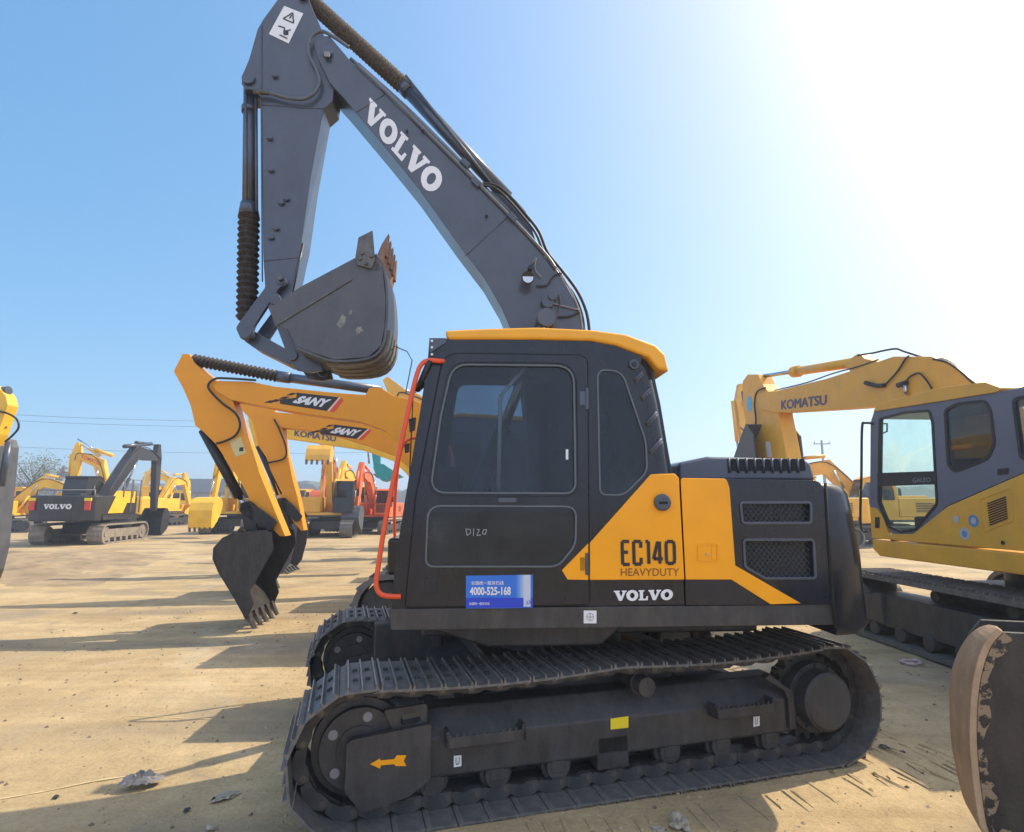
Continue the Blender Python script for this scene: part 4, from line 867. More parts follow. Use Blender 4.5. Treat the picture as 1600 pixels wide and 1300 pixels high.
# ================================================================== generic excavators in the yard
def bucket_prof(s, pv, ang):
    P = [(0, 0), (-.10, .16), (-.30, .20), (-.52, .10), (-.70, -.12), (-.78, -.42), (-.68, -.72), (-.44, -.98), (-.18, -1.18), (-.06, -1.02), (.03, -.6), (.06, -.2)]
    c, s_ = math.cos(ang), math.sin(ang); return [(pv[0] + s * (a * c - b * s_), pv[1] + s * (a * s_ + b * c)) for a, b in P]
def exc(label, cx, cy, deg, body, frontm, bmat, tip, end, foot=(-.35, 1.75), elbow=None, k=1.0, bang=0.0, bs=1.1, group=None, px=None, cabm=None, cwm=None, detail=True, bout=None, aout=None, buout=None, Y0=-.17, Y1=.17, cabside=True, trm=None):
    fr = Fr(cx, cy, deg); E_ = thing("excavator", label, "excavator", fr, group); cabm = cabm or body; cwm = cwm or body
    for yc in (-1.1 * k, 1.1 * k):
        pts = []
        hl = 2.05 * k; r = .43 * k
        for i in range(13): a = R(90 + 15 * i); pts.append((-hl + r + r * math.cos(a), r + r * math.sin(a)))
        for i in range(13): a = R(-90 + 15 * i); pts.append((hl - r + r * math.cos(a), r + r * math.sin(a)))
        mb = MB(); inner = off(pts, -.07 * k); mb.prism(pts, yc - .3 * k, yc + .3 * k, [inner])
        path = []
        per = [(Vector(pts[i]), Vector(pts[(i + 1) % len(pts)])) for i in range(len(pts))]
        tot = sum((b - a).length for a, b in per); n = 44; acc = 0; i = 0; done = 0
        for q in range(n):
            s = tot * q / n
            while acc + (per[i][1] - per[i][0]).length < s: acc += (per[i][1] - per[i][0]).length; i += 1
            a, b = per[i]; d = (b - a).normalized(); p = a + d * (s - acc); nn = Vector((d.y, -d.x)) * -1
            cc = Vector((0, .43 * k)); o_ = Vector((-d.y, d.x)) * (1 if Vector((-d.y, d.x)).dot(p - cc) > 0 else -1)
            mb.prism([tuple(p - d * .012), tuple(p + d * .012), tuple(p + d * .012 + o_ * .03), tuple(p - d * .012 + o_ * .03)], yc - .3 * k, yc + .3 * k)
        t_ = mb.build("track", trm or SHOE, E_, fr)
        mb = MB(); mb.prism(rp([(-hl + .35 * k, .25 * k), (hl - .35 * k, .25 * k), (hl - .45 * k, .62 * k), (-hl + .45 * k, .62 * k)], .05), yc - .2 * k, yc + .2 * k)
        for x in (-hl + r, hl - r): mb.tube([(x, yc - .22 * k, r), (x, yc + .22 * k, r)], .33 * k, 24); mb.tube([(x, yc - .25 * k, r), (x, yc + .25 * k, r)], .12 * k, 16)
        for q in range(6): x = -hl + .8 * k + q * (2 * hl - 1.6 * k) / 5; mb.tube([(x, yc - .2 * k, .17 * k), (x, yc + .2 * k, .17 * k)], .1 * k, 14)
        mb.build("track_frame", trm or UNDER, t_, fr, bevel=.01)
    mb = MB(); mb.box(-.8 * k, .8 * k, -.85 * k, .85 * k, .4 * k, .8 * k); mb.tube([(0, 0, .7 * k), (0, 0, 1.08 * k)], .6 * k, 24); mb.build("centre_frame", UNDER, E_, fr)
    mb = MB(); mb.box(-1.1 * k, 1.9 * k, -1.3 * k, 1.3 * k, 1.05 * k, 1.25 * k); mb.box(.35 * k, 2.0 * k, -1.29 * k, -.3 * k, 1.25 * k, 2.05 * k); mb.box(-.9 * k, 2.0 * k, .35 * k, 1.29 * k, 1.25 * k, 2.05 * k); mb.box(.6 * k, 2.0 * k, -.35 * k, .4 * k, 1.25 * k, 2.15 * k)
    hs = mb.build("housing", body, E_, fr, bevel=.04)
    mb = MB()
    for q in range(6): mb.box(1.0 * k, 1.7 * k, -1.31 * k, -1.292 * k, (1.45 + q * .07) * k, (1.48 + q * .07) * k)
    mb.build("side_grille", BLACK, hs, fr)
    mb = MB(); pl = rp([(1.95 * k, -1.32 * k), (2.45 * k, -1.28 * k), (2.75 * k, -.6 * k), (2.8 * k, 0), (2.75 * k, .6 * k), (2.45 * k, 1.28 * k), (1.95 * k, 1.32 * k)], .15 * k); mb.slab(pl, 1.0 * k, 2.05 * k); mb.build("counterweight", cwm, E_, fr, bevel=.06, seg=3)
    c_ = [(-1.35 * k, 1.25 * k), (.32 * k, 1.25 * k), (.34 * k, 2.4 * k), (.2 * k, 2.88 * k), (-.7 * k, 2.93 * k), (-1.0 * k, 2.85 * k), (-1.32 * k, 2.0 * k)]
    wa = rp([(-1.2 * k, 1.75 * k), (-.42 * k, 1.75 * k), (-.42 * k, 2.72 * k), (-.92 * k, 2.72 * k), (-1.18 * k, 2.05 * k)], .06); wb = rp([(-.28 * k, 1.95 * k), (.22 * k, 1.95 * k), (.2 * k, 2.4 * k), (.1 * k, 2.72 * k), (-.28 * k, 2.72 * k)], .06)
    mb = MB(); ya, yb = -1.28 * k, -.32 * k
    mb.prism(c_, ya, ya + .05, [wa, wb]); mb.prism(c_, yb - .05, yb, [wa]); ribbon(mb, [c_[1], c_[2], c_[3]], ya + .05, yb - .05, .04); ribbon(mb, [c_[0], c_[6]], ya + .05, yb - .05, -.04)
    mb.prism([c_[0], c_[1], (c_[1][0], c_[1][1] + .1), (c_[0][0], c_[0][1] + .1)], ya + .05, yb - .05)
    cb = mb.build("cab", cabm, E_, fr, bevel=.01)
    mb = MB(); mb.prism([(-1.06 * k, 2.86 * k), (-.72 * k, 2.99 * k), (.24 * k, 2.95 * k), (.27 * k, 2.85 * k), (.15 * k, 2.885 * k), (-.7 * k, 2.935 * k)], ya - .03, yb + .03); mb.build("roof", body, cb, fr, bevel=.02)
    mb = MB(); mb.prism(off(wa, .01), ya + .02, ya + .03); mb.prism(off(wb, .01), ya + .02, ya + .03); mb.prism(off(wa, .01), yb - .03, yb - .02)
    mb.prism([c_[6], c_[5], (c_[5][0] + .02, c_[5][1]), (c_[6][0] + .02, c_[6][1])], ya + .06, yb - .06); mb.prism([(-1.345 * k, 1.4 * k), (-1.33 * k, 1.95 * k), (-1.31 * k, 1.95 * k), (-1.325 * k, 1.4 * k)], ya + .1, yb - .1)
    mb.build("window", GLASS, cb, fr)
    mb = MB(); mb.box(-.5 * k, .1 * k, -1.05 * k, -.55 * k, 1.5 * k, 1.7 * k); mb.box(-.05 * k, .15 * k, -1.05 * k, -.55 * k, 1.7 * k, 2.35 * k); mb.build("seat", SEATM, cb, fr, bevel=.03)
    mb = MB(); mb.tube([(-1.3 * k, ya - .05, 1.4 * k), (-1.36 * k, ya - .05, 2.0 * k), (-1.1 * k, ya - .05, 2.75 * k)], .02, 8); mb.build("handrail", BLACK, cb, fr)
    # front
    fx, fz = foot[0] * k, foot[1] * k; custom = bout is not None
    if bout is None:
        if elbow is None:
            ch = Vector(tip) - Vector((fx, fz)); nn = Vector((-ch.y, ch.x)).normalized(); nn = nn if nn.y > 0 else -nn; elbow = Vector((fx, fz)) + ch * .45 + nn * ch.length * .16
        e = Vector(elbow); f0 = Vector((fx, fz)); t0 = Vector(tip)
        bp = [tuple(f0), tuple(f0.lerp(e, .6)), tuple(e), tuple(e.lerp(t0, .5)), tuple(t0)]
        bout = beam(bp, [.42 * k, .62 * k, .72 * k, .58 * k, .32 * k])
    mb = MB(); mb.prism(bout, Y0, Y1); bm_ = mb.build("boom", frontm, E_, fr, bevel=.008)
    if not custom:
        e = Vector(elbow); hb = Vector((fx - .5 * k, fz - .45 * k)); bp_ = Vector(bp[1]).lerp(e, .7)
        for y in (-.34 * k, .34 * k):
            mb = MB(); mb.tube([(hb.x, y, hb.y), tuple(hb.lerp(bp_, .6))[:1] + (y,) + tuple(hb.lerp(bp_, .6))[1:]], .085 * k, 10); q = hb.lerp(bp_, .6); mb.tube([(q.x, y, q.y), (bp_.x, y, bp_.y)], .045 * k, 8, 1); mb.build("boom_cylinder", [frontm, CHROME], E_, fr)
        tt, ee = Vector(tip), Vector(end); dd = (tt - ee).normalized(); tail = tt + dd * .7 * k; st = e + Vector((0, .5 * k)); md = st.lerp(tail, .55)
        mb = MB(); mb.tube([(st.x, 0, st.y), (md.x, 0, md.y)], .085 * k, 10); mb.tube([(md.x, 0, md.y), (tail.x, 0, tail.y)], .045 * k, 8, 1); mb.build("arm_cylinder", [frontm, CHROME], E_, fr)
        n_ = Vector((-dd.y, dd.x)); n_ = n_ if n_.x < 0 else -n_; a_ = tt + n_ * .42 * k; b_2 = ee + n_ * .35 * k + dd * .3 * k; m_ = a_.lerp(b_2, .55)
        mb = MB(); mb.tube([(a_.x, 0, a_.y), (m_.x, 0, m_.y)], .08 * k, 10); mb.tube([(m_.x, 0, m_.y), (b_2.x, 0, b_2.y)], .04 * k, 8, 1); mb.build("bucket_cylinder", [frontm, CHROME], E_, fr)
        for sy in (Y0 - .03, Y1 + .03): mb = MB(); mb.tube(spline([(fx, sy, fz + .3 * k), (e.x, sy, e.y + .2 * k), (tt.x + .2, sy, tt.y + .05), (tt.x, sy, tt.y - .4)], 5), .022, 6); mb.build("hose", RUB, bm_, fr)
        mb = MB(); mb.tube([(1.3 * k, .5, 2.0 * k), (1.3 * k, .5, 2.5 * k)], .06, 10); mb.build("exhaust_pipe", BLACK, hs, fr)
        mb = MB(); mb.tube([(-.8 * k, 1.25 * k, 1.9 * k), (-.8 * k, 1.25 * k, 2.3 * k), (.4 * k, 1.25 * k, 2.3 * k), (.4 * k, 1.25 * k, 2.0 * k)], .02, 6); mb.build("guard_rail", BLACK, hs, fr)
        mb = MB(); mb.tube([(-1.2 * k, ya - .02, 2.3 * k), (-1.35 * k, ya - .25, 2.3 * k)], .012, 6); mb.prism([(-1.40 * k, 2.1 * k), (-1.36 * k, 2.1 * k), (-1.36 * k, 2.45 * k), (-1.40 * k, 2.45 * k)], ya - .34, ya - .2); mb.build("mirror", BLACK, cb, fr)
        mb = MB(); mb.box(-1.12 * k, 1.92 * k, -1.31 * k, 1.31 * k, 1.03 * k, 1.12 * k); mb.build("lower_skirt", UNDER, hs, fr)
    t0, e0 = Vector(tip), Vector(end); d = (t0 - e0).normalized(); nn = Vector((-d.y, d.x)); nn = nn if nn.x < 0 else -nn
    if aout is None:
        ar_ = [tuple(e0), tuple(e0.lerp(t0, .5)), tuple(t0), tuple(t0 + d * .75 * k)]
        aout = beam(ar_, [.25 * k, .45 * k, .62 * k, .22 * k])
    mb = MB(); mb.prism(aout, Y0 + .03, Y1 - .03); am = mb.build("arm", frontm, E_, fr, bevel=.008)
    if buout is None: buout = bucket_prof(bs * k, end, bang); sh = buout[1:9]
    else: sh = buout[1]; buout = buout[0]
    bw = .55 * k
    mb = MB(); mb.prism(buout, -bw, -bw + .03); mb.prism(buout, bw - .03, bw); s2 = sh
    shellmesh(mb, s2, -bw - .003, bw + .003, .025); bb = mb.build("bucket", bmat, E_, fr, bevel=.004)
    lp, l2 = Vector(s2[-1]), Vector(s2[-2]); dv = (lp - l2).normalized(); nv2 = Vector((-dv.y, dv.x))
    for q in range(5):
        y = -bw + .02 + q * (2 * bw - .14) / 4; mb = MB(); mb.prism([tuple(lp - nv2 * .04 - dv * .06), tuple(lp + nv2 * .04 - dv * .06), tuple(lp + nv2 * .012 + dv * .17), tuple(lp - nv2 * .012 + dv * .17)], y, y + .10); mb.build("tooth", STEEL, bb, fr)
    return E_, fr, bm_, am, bb, nn, d

# ---- the two amber excavators behind
S1 = Fr(-.1, 9.15, 4.0)
def Q(fr, pts, y): return fr.ps(pts, y)
arm1 = [(271, 580), (285, 553), (296, 553), (303, 566), (318, 580), (331, 590), (345, 606), (363, 624), (372, 650), (382, 680), (446, 838), (437, 838), (427, 828), (429, 816), (391, 782), (376, 753), (337, 694), (318, 675), (305, 665), (303, 657), (297, 632), (285, 605)]
boom1 = [(329, 600), (335, 595), (391, 596), (430, 604), (517, 613), (571, 617), (577, 606), (596, 606), (614, 618), (649, 626), (700, 650), (735, 700), (760, 790), (735, 815), (700, 770), (650, 715), (600, 672), (560, 658), (483, 647), (430, 638), (388, 630), (361, 625), (338, 612)]
bk1 = [(415, 828), (377, 831), (351, 842), (338, 857), (337, 872), (345, 891), (371, 934), (388, 965), (398, 943), (393, 922), (412, 888), (429, 857), (426, 832)]
def amber(label, fr, arm_px, boom_px, bk_px, tipp, endp, grp, cyl, logo, first=True):
    b = Q(fr, bk_px, -.5)
    E_, f_, bm_, am, bb, nn, d = exc(label, fr.o.x, fr.o.y, 4.0, SANYY, SANYY, BBUCK, fr.p(*tipp, 0), fr.p(*endp, 0), bout=Q(fr, boom_px, -.17), aout=Q(fr, arm_px, -.14), buout=(b, b[1:8]), cwm=DARK, cabm=DARK, group=grp)
    mb = MB(); c0, c1, c2 = [fr.p3(x, y, -.04) for x, y in cyl[0]]
    mb.bellows(c0, c1, .065, .10, 20); mb.tube([c1, c2], .075, 14, 1); mb.tube([c1, c1.lerp(c2, .12)], .09, 14, 1); mb.build("arm_cylinder", [BELL, DARK], E_, fr)
    mb = MB(); c0, c1, c2 = [fr.p3(x, y, -.04) for x, y in cyl[1]]
    mb.tube([c0, c1], .075, 14); mb.tube([c1, c2], .04, 10, 1); mb.tube([fr.p3(cyl[1][0][0] + 4, cyl[1][0][1] + 12, -.13), fr.p3(cyl[1][1][0] + 2, cyl[1][1][1], -.13)], .02, 8); mb.build("bucket_cylinder", [BLACK, CHROME], E_, fr)
    for L_ in cyl[2]:
        for y0_ in (-.22, .17):
            mb = MB(); mb.prism(rp(beam(Q(fr, L_, -.2), [.17, .2, .17] if len(L_) > 2 else [.17, .17]), .05), y0_, y0_ + .05); mb.build("bucket_link", BLACK, E_, fr)
    mb = MB(); mb.tube(spline([fr.p3(x, y, -.2) for x, y in cyl[3]], 6), .018, 8); mb.build("arm_hose", RUB, am, fr)
    mb = MB(); q = logo; y = -.175
    f = quadmap(fr, y, q)
    def para(pts, mi, e):
        v = [f(*p) for p in pts]; mb.add([(p.x, y - e, p.y) for p in v], [tuple(range(len(v)))], mi)
    para([(.16, .0), (.82, .0), (.965, 1), (.24, 1), (.30, .62), (.10, .30)], 0, 0)
    para([(.835, 0), (.855, 0), (1.0, 1), (.98, 1)], 1, .001); para([(.865, 0), (.93, 0), (1.05, .85), (1.01, 1)], 2, .001)
    for (u, v_) in ((.0, .05), (.07, .35), (.12, .7), (-.05, -.1)): para([(u, v_), (u + .09, v_ + .05), (u + .13, v_ + .28), (u + .04, v_ + .23)], 0, .001)
    V, F = text_polys("SANY", .06); mb.add([(lambda p: (p.x, y - .004, p.y))(f(.29 + u * .5 + .07 * v_, .2 + v_ * .6)) for u, v_ in V], F, 1)
    mb.build("logo_decal", [INK, WHITE, REDD], bm_, fr, fix=False)
    if first:
        mb = MB(); mb.sheet(Q(fr, [(358, 690), (376, 682), (385, 708), (368, 714)], -.146), -.146); A = fr.p3(377, 702, -.15); mb.add([(A.x + a, -.149, A.z + b) for a, b in ((-.03, -.03), (.03, -.03), (.03, .03), (-.03, .03))], [(0, 1, 2, 3)], 1); mb.build("warning_sticker", [CREAM, INK], am, fr, fix=False)
    return E_
amber("amber excavator right behind the main one, black bucket resting lowest on the sand", S1, arm1, boom1, bk1, (345, 612), (437, 830), "amber excavators parked in a row",
      ([(301, 562), (434, 588), (596, 610)], [(318, 672), (374, 776), (392, 802)], [[(378, 790), (404, 806), (428, 822)], [(384, 784), (394, 836)]], [(338, 693), (352, 689), (368, 680), (375, 664), (368, 646), (346, 629), (328, 610), (326, 600), (336, 592), (352, 591), (400, 594)]),
      [(442, 611), (532, 621), (530, 645), (420, 628)])
S2 = Fr(-.3, 12.3, 4.0)
sc2 = lambda pts, dx=0, dy=0: [(x + dx, y + dy) for x, y in pts]
arm2 = [(368, 632), (384, 609), (396, 612), (425, 636), (441, 668), (446, 707), (465, 777), (475, 829), (470, 829), (458, 815), (439, 784), (416, 715), (404, 697), (394, 657)]
boom2 = [(424, 650), (430, 644), (500, 649), (560, 654), (620, 662), (680, 700), (705, 770), (690, 790), (655, 745), (617, 712), (571, 695), (524, 681), (480, 672), (439, 668)]
bk2 = [(x * .74 + 116, (y - 784) * .745 + 784) for x, y in bk1]
amber("second amber excavator, smaller in view, partly hidden behind the first amber boom", S2, arm2, boom2, bk2, (432, 655), (470, 823), "amber excavators parked in a row",
      ([(388, 616), (470, 628), (600, 646)], [(405, 697), (438, 772), (450, 795)], [[(438, 782), (455, 797), (468, 812)], [(440, 778), (444, 820)]], [(412, 723), (424, 722), (444, 716), (447, 700), (436, 670), (428, 655)]),
      [(504, 661), (577, 670), (572, 688), (487, 676)], False)
# ---- lemon yellow one further back in the row
S3 = Fr(-.3, 15.9, 4.0)
b3 = bucket_prof(1.1, S3.p(474, 812, 0), .1)
E3 = exc("lemon yellow excavator whose lettered boom shows just beneath both amber booms", S3.o.x, S3.o.y, 4, YEL3, YEL3, BUCK, S3.p(420, 672, 0), S3.p(470, 810, 0),
    bout=Q(S3, [(405, 664), (440, 664), (530, 672), (600, 688), (640, 705), (680, 760), (665, 782), (635, 740), (614, 720), (567, 703), (496, 692), (441, 684), (405, 682)], -.17), aout=Q(S3, [(387, 636), (396, 634), (425, 665), (448, 720), (472, 806), (462, 806), (425, 735), (399, 700), (388, 660)], -.14))
mb = MB(); text(mb, "KOMATSU", S3, -.178, [(461, 672), (525, 681), (524, 690), (460, 681)], 0, 0, heavy=True); mb.build("lettering", NAVY, E3[2], S3, fix=False)
# ---- leftmost amber arm entering the frame
SL = Fr(-18.2, 13.2, 178)
b4 = SL.ps([(2, 696), (8, 690), (24, 688), (28, 700), (24, 745), (18, 800), (14, 850), (4, 892), (-4, 880), (-12, 850), (-20, 780), (-10, 720)], -.55)
EL = exc("amber excavator cut by the left frame edge, its grey bucket hanging there", SL.o.x, SL.o.y, 178, YEL3, YEL3, BUCK, SL.p(-30, 650, 0), SL.p(-4, 700, 0),
    bout=None, aout=SL.ps([(-60, 600), (-20, 596), (14, 608), (26, 622), (29, 636), (14, 680), (0, 705), (-14, 700), (-40, 660)], -.14), buout=(b4, b4[2:8]))
mb = MB(); mb.tube(spline([SL.p3(x, y, .2) for x, y in ((-5, 642), (12, 646), (26, 655), (29, 668), (20, 680), (8, 690))], 5), .022, 8); mb.build("arm_hose", RUB, EL[3], SL)
mb = MB(); mb.tube([SL.p3(-30, 616, .0), SL.p3(14, 610, 0)], .1, 12); mb.build("arm_cylinder", DARK, EL[0], SL); mb = MB(); mb.tube([SL.p3(14, 690, .0), SL.p3(2, 760, 0)], .07, 12); mb.build("bucket_cylinder", DARK, EL[0], SL)

# ---- the big yellow excavator on the right, heading away
KF = Fr(6.23, 6.95, -86.5); KY = -1.33
KE = thing("excavator", "large yellow excavator with grey cab at the right frame edge, boom reaching away", "excavator", KF)
def kp(pts, y=KY): return KF.ps(pts, y)
ko = kp([(1366, 641), (1464, 627), (1547, 613), (1596, 610)]); xr = ko[3][0]
lowL = KF.p(1359, 790, KY)
kw1 = rp(kp([(1375, 655), (1414, 645), (1452, 642), (1457, 660), (1464, 787), (1431, 827), (1409, 831), (1388, 822), (1373, 784)]), .03)
kw2 = rp(kp([(1477, 641), (1497, 631), (1540, 627), (1548, 643), (1554, 693), (1544, 716), (1492, 737), (1482, 726)]), .05)
gr = [ko[0], ko[1], ko[2], (ko[3][0] + .45, ko[3][1] - .02), (ko[3][0] + .47, 1.98)] + kp([(1600, 738), (1481, 790), (1428, 838), (1395, 838), (1378, 800), (1359, 795), (1360, 660)])
kx3 = KF.p(1584, 624, KY); kw3 = rp([(kx3[0], 2.2), (kx3[0] + .38, 2.2), (kx3[0] + .38, kx3[1]), (kx3[0], kx3[1])], .05)
mb = MB(); mb.prism(gr, KY, KY + .05, [kw1, kw2, kw3]); 
kx0, kx1 = gr[0][0], gr[3][0]; zt_ = ko[1][1]
mb.prism([(kx1 - .45, 1.9), (kx1, 1.9), (kx1, zt_ - .02), (kx1 - .45, zt_ - .02)], KY + .95, KY + 1.0); mb.prism([(kx0, 1.2), (kx0 + .07, 1.2), (kx0 + .07, zt_ - .05), (kx0, zt_ - .05)], KY + .95, KY + 1.0); mb.box(kx0, kx1, KY + .95, KY + 1.0, 1.2, 1.75)
mb.box(kx0 + .85, kx0 + .92, KY + .95, KY + 1.0, 1.7, zt_ - .03)
mb.box(kx0, kx1, KY + .05, KY + 1.0, zt_ - .06, zt_ - .03); mb.box(kx1 - .05, kx1, KY + .05, KY + .95, 1.25, 2.15); mb.box(kx1 - .05, kx1, KY + .05, KY + .18, 2.15, zt_ - .06); mb.box(kx1 - .05, kx1, KY + .82, KY + .95, 2.15, zt_ - .06); mb.box(kx0 + .0, kx0 + .07, KY + .05, KY + .95, 1.2, 1.35)
kc = mb.build("cab", GREY, KE, KF, bevel=.012)
mb = MB(); mb.prism(rp(kp([(1366, 643), (1374, 631), (1422, 619), (1475, 605), (1541, 597), (1566, 606), (1562, 612), (1470, 627)]), .02), KY - .02, KY + 1.03); mb.build("roof", YEL2, kc, KF, bevel=.02)
for w, m_ in ((kw1, GLASSC), (kw2, GLASS), (kw3, GLASS)):
    mb = MB(); mb.prism(off(w, .012), KY + .010, KY + .016); ring(mb, off(w, -.012), .03, KY - .008, KY + .006, 1); mb.build("window", [m_, BLACK], kc, KF)
mb = MB(); mb.box(kx1 - .035, kx1 - .02, KY + .17, KY + .83, 2.14, zt_ - .05); mb.build("window", GLASS, kc, KF)
mb = MB(); mb.prism(kp([(1371, 739), (1463, 736), (1464, 757), (1372, 760)]), KY - .006, KY + .004); text(mb, "GALEO", KF, KY - .009, [(1426, 747), (1454, 746), (1454, 753), (1426, 754)], 1, .01); mb.build("door_bar", [BLACK, LGREY], kc, KF)
mb = MB(); x, z = KF.p(1490, 800, -.9); mb.box(x - .5, x, KY + .3, KY + .8, 1.3, 1.6); mb.prism([(x - .1, 1.6), (x + .1, 1.6), (x + .2, 2.3), (x + .02, 2.3)], KY + .3, KY + .8); mb.build("seat", SEATM, kc, KF, bevel=.03)
mb = MB(); mb.tube(spline([KF.p3(1366, 662, KY), KF.p3(1352, 661, KY - .05), KF.p3(1347, 668, KY - .08), KF.p3(1346, 740, KY - .08), KF.p3(1345, 822, KY - .05), KF.p3(1357, 830, KY)], 5), .016, 8); mb.build("handrail", BLACK, kc, KF)
mb = MB(); mb.tube(rp([(a, b) for a, b in [(0, 0)]], 0) and [KF.p3(x_, y_, KY + .5) for x_, y_ in ((1378, 662), (1386, 662), (1386, 674), (1377, 678))], .012, 8); mb.build("mirror_arm", BLACK, kc, KF)
XR = xr + 1.75
gl = kp([(1359, 792), (1371, 794), (1381, 812), (1388, 834), (1427, 834), (1481, 791), (1600, 739)])
mb = MB(); se0, se1 = KF.p(1362, 841, KY), KF.p(1600, 860, KY)
bodyz = 2.05; mb.prism(gl + [(gl[-1][0] + .46, bodyz), (XR, bodyz), (XR, se1[1]), se1, se0], KY - .004, KY + .06)
mb.box(gl[-1][0] + .5, XR, KY + .07, 1.32, se1[1], bodyz - .02); mb.box(gl[0][0], gl[-1][0], .45, 1.32, se1[1], 1.9)
kb = mb.build("housing", YEL2, KE, KF, bevel=.012)
mb = MB(); e0, e1 = KF.p(1362, 866, KY), KF.p(1600, 901, KY); ez = (e0[1] + e1[1]) / 2
mb.prism([(se0[0], (se0[1] + se1[1]) / 2 - .02), (XR, (se0[1] + se1[1]) / 2 - .02), (XR, ez), (se0[0] + .12, ez), (se0[0], ez + .08)], KY, 1.32); mb.build("deck", YEL2, KE, KF, bevel=.02, seg=3)
mb = MB(); gq = quadmap(KF, KY - .008, [(1541, 785), (1573, 773), (1576, 810), (1545, 822)])
for i in range(10):
    v = i / 10; A = [gq(.05, v), gq(.95, v), gq(.95, v + .05), gq(.05, v + .05)]; mb.prism([(p.x, p.y) for p in A], KY - .012, KY - .005)
gg = [gq(-.3, -.15), gq(1.2, -.15), gq(1.2, 1.2), gq(-.3, 1.2)]; ring(mb, rp([(p.x, p.y) for p in gg], .02), .006, KY - .010, KY - .0045, 1); mb.build("side_grille", [BLACK, YEL2], kb, KF)
mb = MB()
for (x, y, r, mi) in ((1495, 811, .040, 0), (1522, 814, .065, 1), (1508, 834, .065, 0), (1522, 814, .035, 0), (1508, 834, .035, 1)):
    c = Vector(KF.p(x, y, KY)); e = .006 if r > .05 else .009; mb.add([(c.x + r * math.cos(i * .314), KY - e - .002 * mi * 0, c.y + r * math.sin(i * .314)) for i in range(20)], [tuple(range(20))], mi)
BLUEC = mat("blue_round_sticker", (.10, .25, .45), .4); mb.build("round_stickers", [mat("dull_white_sticker", (.42, .45, .47), .5), BLUEC], kb, KF, fix=False)
mb = MB(); mb.prism(rp(kp([(1368, 808), (1375, 808), (1375, 825), (1368, 825)]), .01), KY - .008, KY - .0045); c = KF.p3(1568, 848, KY); mb.tube([c, c - Vector((0, .012, 0))], .02, 12); mb.prism(rp(kp([(1560, 733), (1576, 731), (1576, 740), (1560, 742)]), .01), KY - .012, KY - .001); mb.build("handle", BLACK, kb, KF)
mb = MB(); mb.slab(rp([(XR, KY), (XR + .5, KY + .05), (XR + .75, 0), (XR + .5, -KY - .05), (XR, -KY)], .1), ez, bodyz); mb.build("counterweight", GREY, KE, KF, bevel=.05)
for yc in (-1.15, 1.15):
    pts = []; hl, r, cx_ = 2.15, .42, .35
    for i in range(13): a = R(90 + 15 * i); pts.append((cx_ - hl + r + r * math.cos(a), r + r * math.sin(a)))
    for i in range(13): a = R(-90 + 15 * i); pts.append((cx_ + hl - r + r * math.cos(a), r + r * math.sin(a)))
    mb = MB(); mb.prism(pts, yc - .3, yc + .3, [off(pts, -.06)])
    for s in range(22):
        x = cx_ - hl + r + s * (2 * hl - 2 * r) / 21
        for z0, z1 in ((2 * r, 2 * r + .03),): mb.box(x - .012, x + .012, yc - .3, yc + .3, z0, z1); mb.box(x + .06, x + .075, yc - .3, yc + .3, z0, z1)
    t_ = mb.build("track", SHOE, KE, KF)
    mb = MB(); mb.box(cx_ - 1.5, cx_ + 1.5, yc - .22, yc + .22, .2, .6); mb.prism([(cx_ - 1.75, .25), (cx_ - 1.2, .22), (cx_ - 1.2, .62), (cx_ - 1.75, .5)], yc - .26, yc - .2)
    for x in (cx_ - hl + r, cx_ + hl - r): mb.tube([(x, yc - .24, r), (x, yc + .24, r)], .33, 30)
    for s in range(7): x = cx_ - 1.4 + s * .46; mb.tube([(x, yc - .25, .15), (x, yc + .25, .15)], .09, 16)
    for s in (-.5, .5): mb.tube([(cx_ + s, yc - .1, .68), (cx_ + s, yc + .1, .68)], .07, 14)
    mb.build("track_frame", UNDER, t_, KF, bevel=.012)
mb = MB(); mb.box(-.6, 1.3, -.9, .9, .4, .8); mb.tube([(.35, 0, .7), (.35, 0, ez + .05)], .6, 30); mb.build("centre_frame", UNDER, KE, KF)
KB = -.28
kbo = [(1180, 618), (1190, 612), (1212, 611), (1290, 592), (1340, 576), (1395, 557), (1455, 557), (1492, 574), (1535, 606), (1580, 690), (1568, 770), (1510, 760), (1455, 655), (1380, 634), (1300, 640), (1216, 645), (1188, 640)]
mb = MB(); mb.prism(KF.ps(kbo, KB), KB, KB + .40); kboom = mb.build("boom", YEL2, KE, KF, bevel=.012)
mb = MB(); text(mb, "KOMATSU", KF, KB - .005, [(1221, 626), (1291, 617), (1291, 632), (1221, 640)], 0, 0, heavy=True); mb.build("lettering", NAVY, kboom, KF, fix=False)
mb = MB()
mb.tube(spline([KF.p3(x, y, KB - .03) for x, y in ((1352, 598), (1362, 601), (1372, 603), (1382, 602))], 4), .035, 8)
mb.tube(spline([KF.p3(x, y, KB - .03) for x, y in ((1382, 602), (1392, 592), (1404, 578), (1414, 562), (1420, 556))], 4), .014, 6)
mb.tube(spline([KF.p3(x, y, KB - .03) for x, y in ((1414, 604), (1420, 590), (1435, 583), (1446, 592), (1456, 607))], 4), .014, 6)
mb.tube([KF.p3(1403, 602, KB - .04), KF.p3(1416, 598, KB - .04)], .04, 8); mb.tube([KF.p3(1414, 600, KB - .04), KF.p3(1416, 618, KB - .04)], .03, 8, 1)
for dy in (0, .05, .1): mb.tube(spline([KF.p3(x, y, KB + dy) for x, y in ((1458, 561 - dy * 30), (1480, 566 - dy * 30), (1500, 580 - dy * 40), (1522, 600 - dy * 40))], 4), .016, 6)
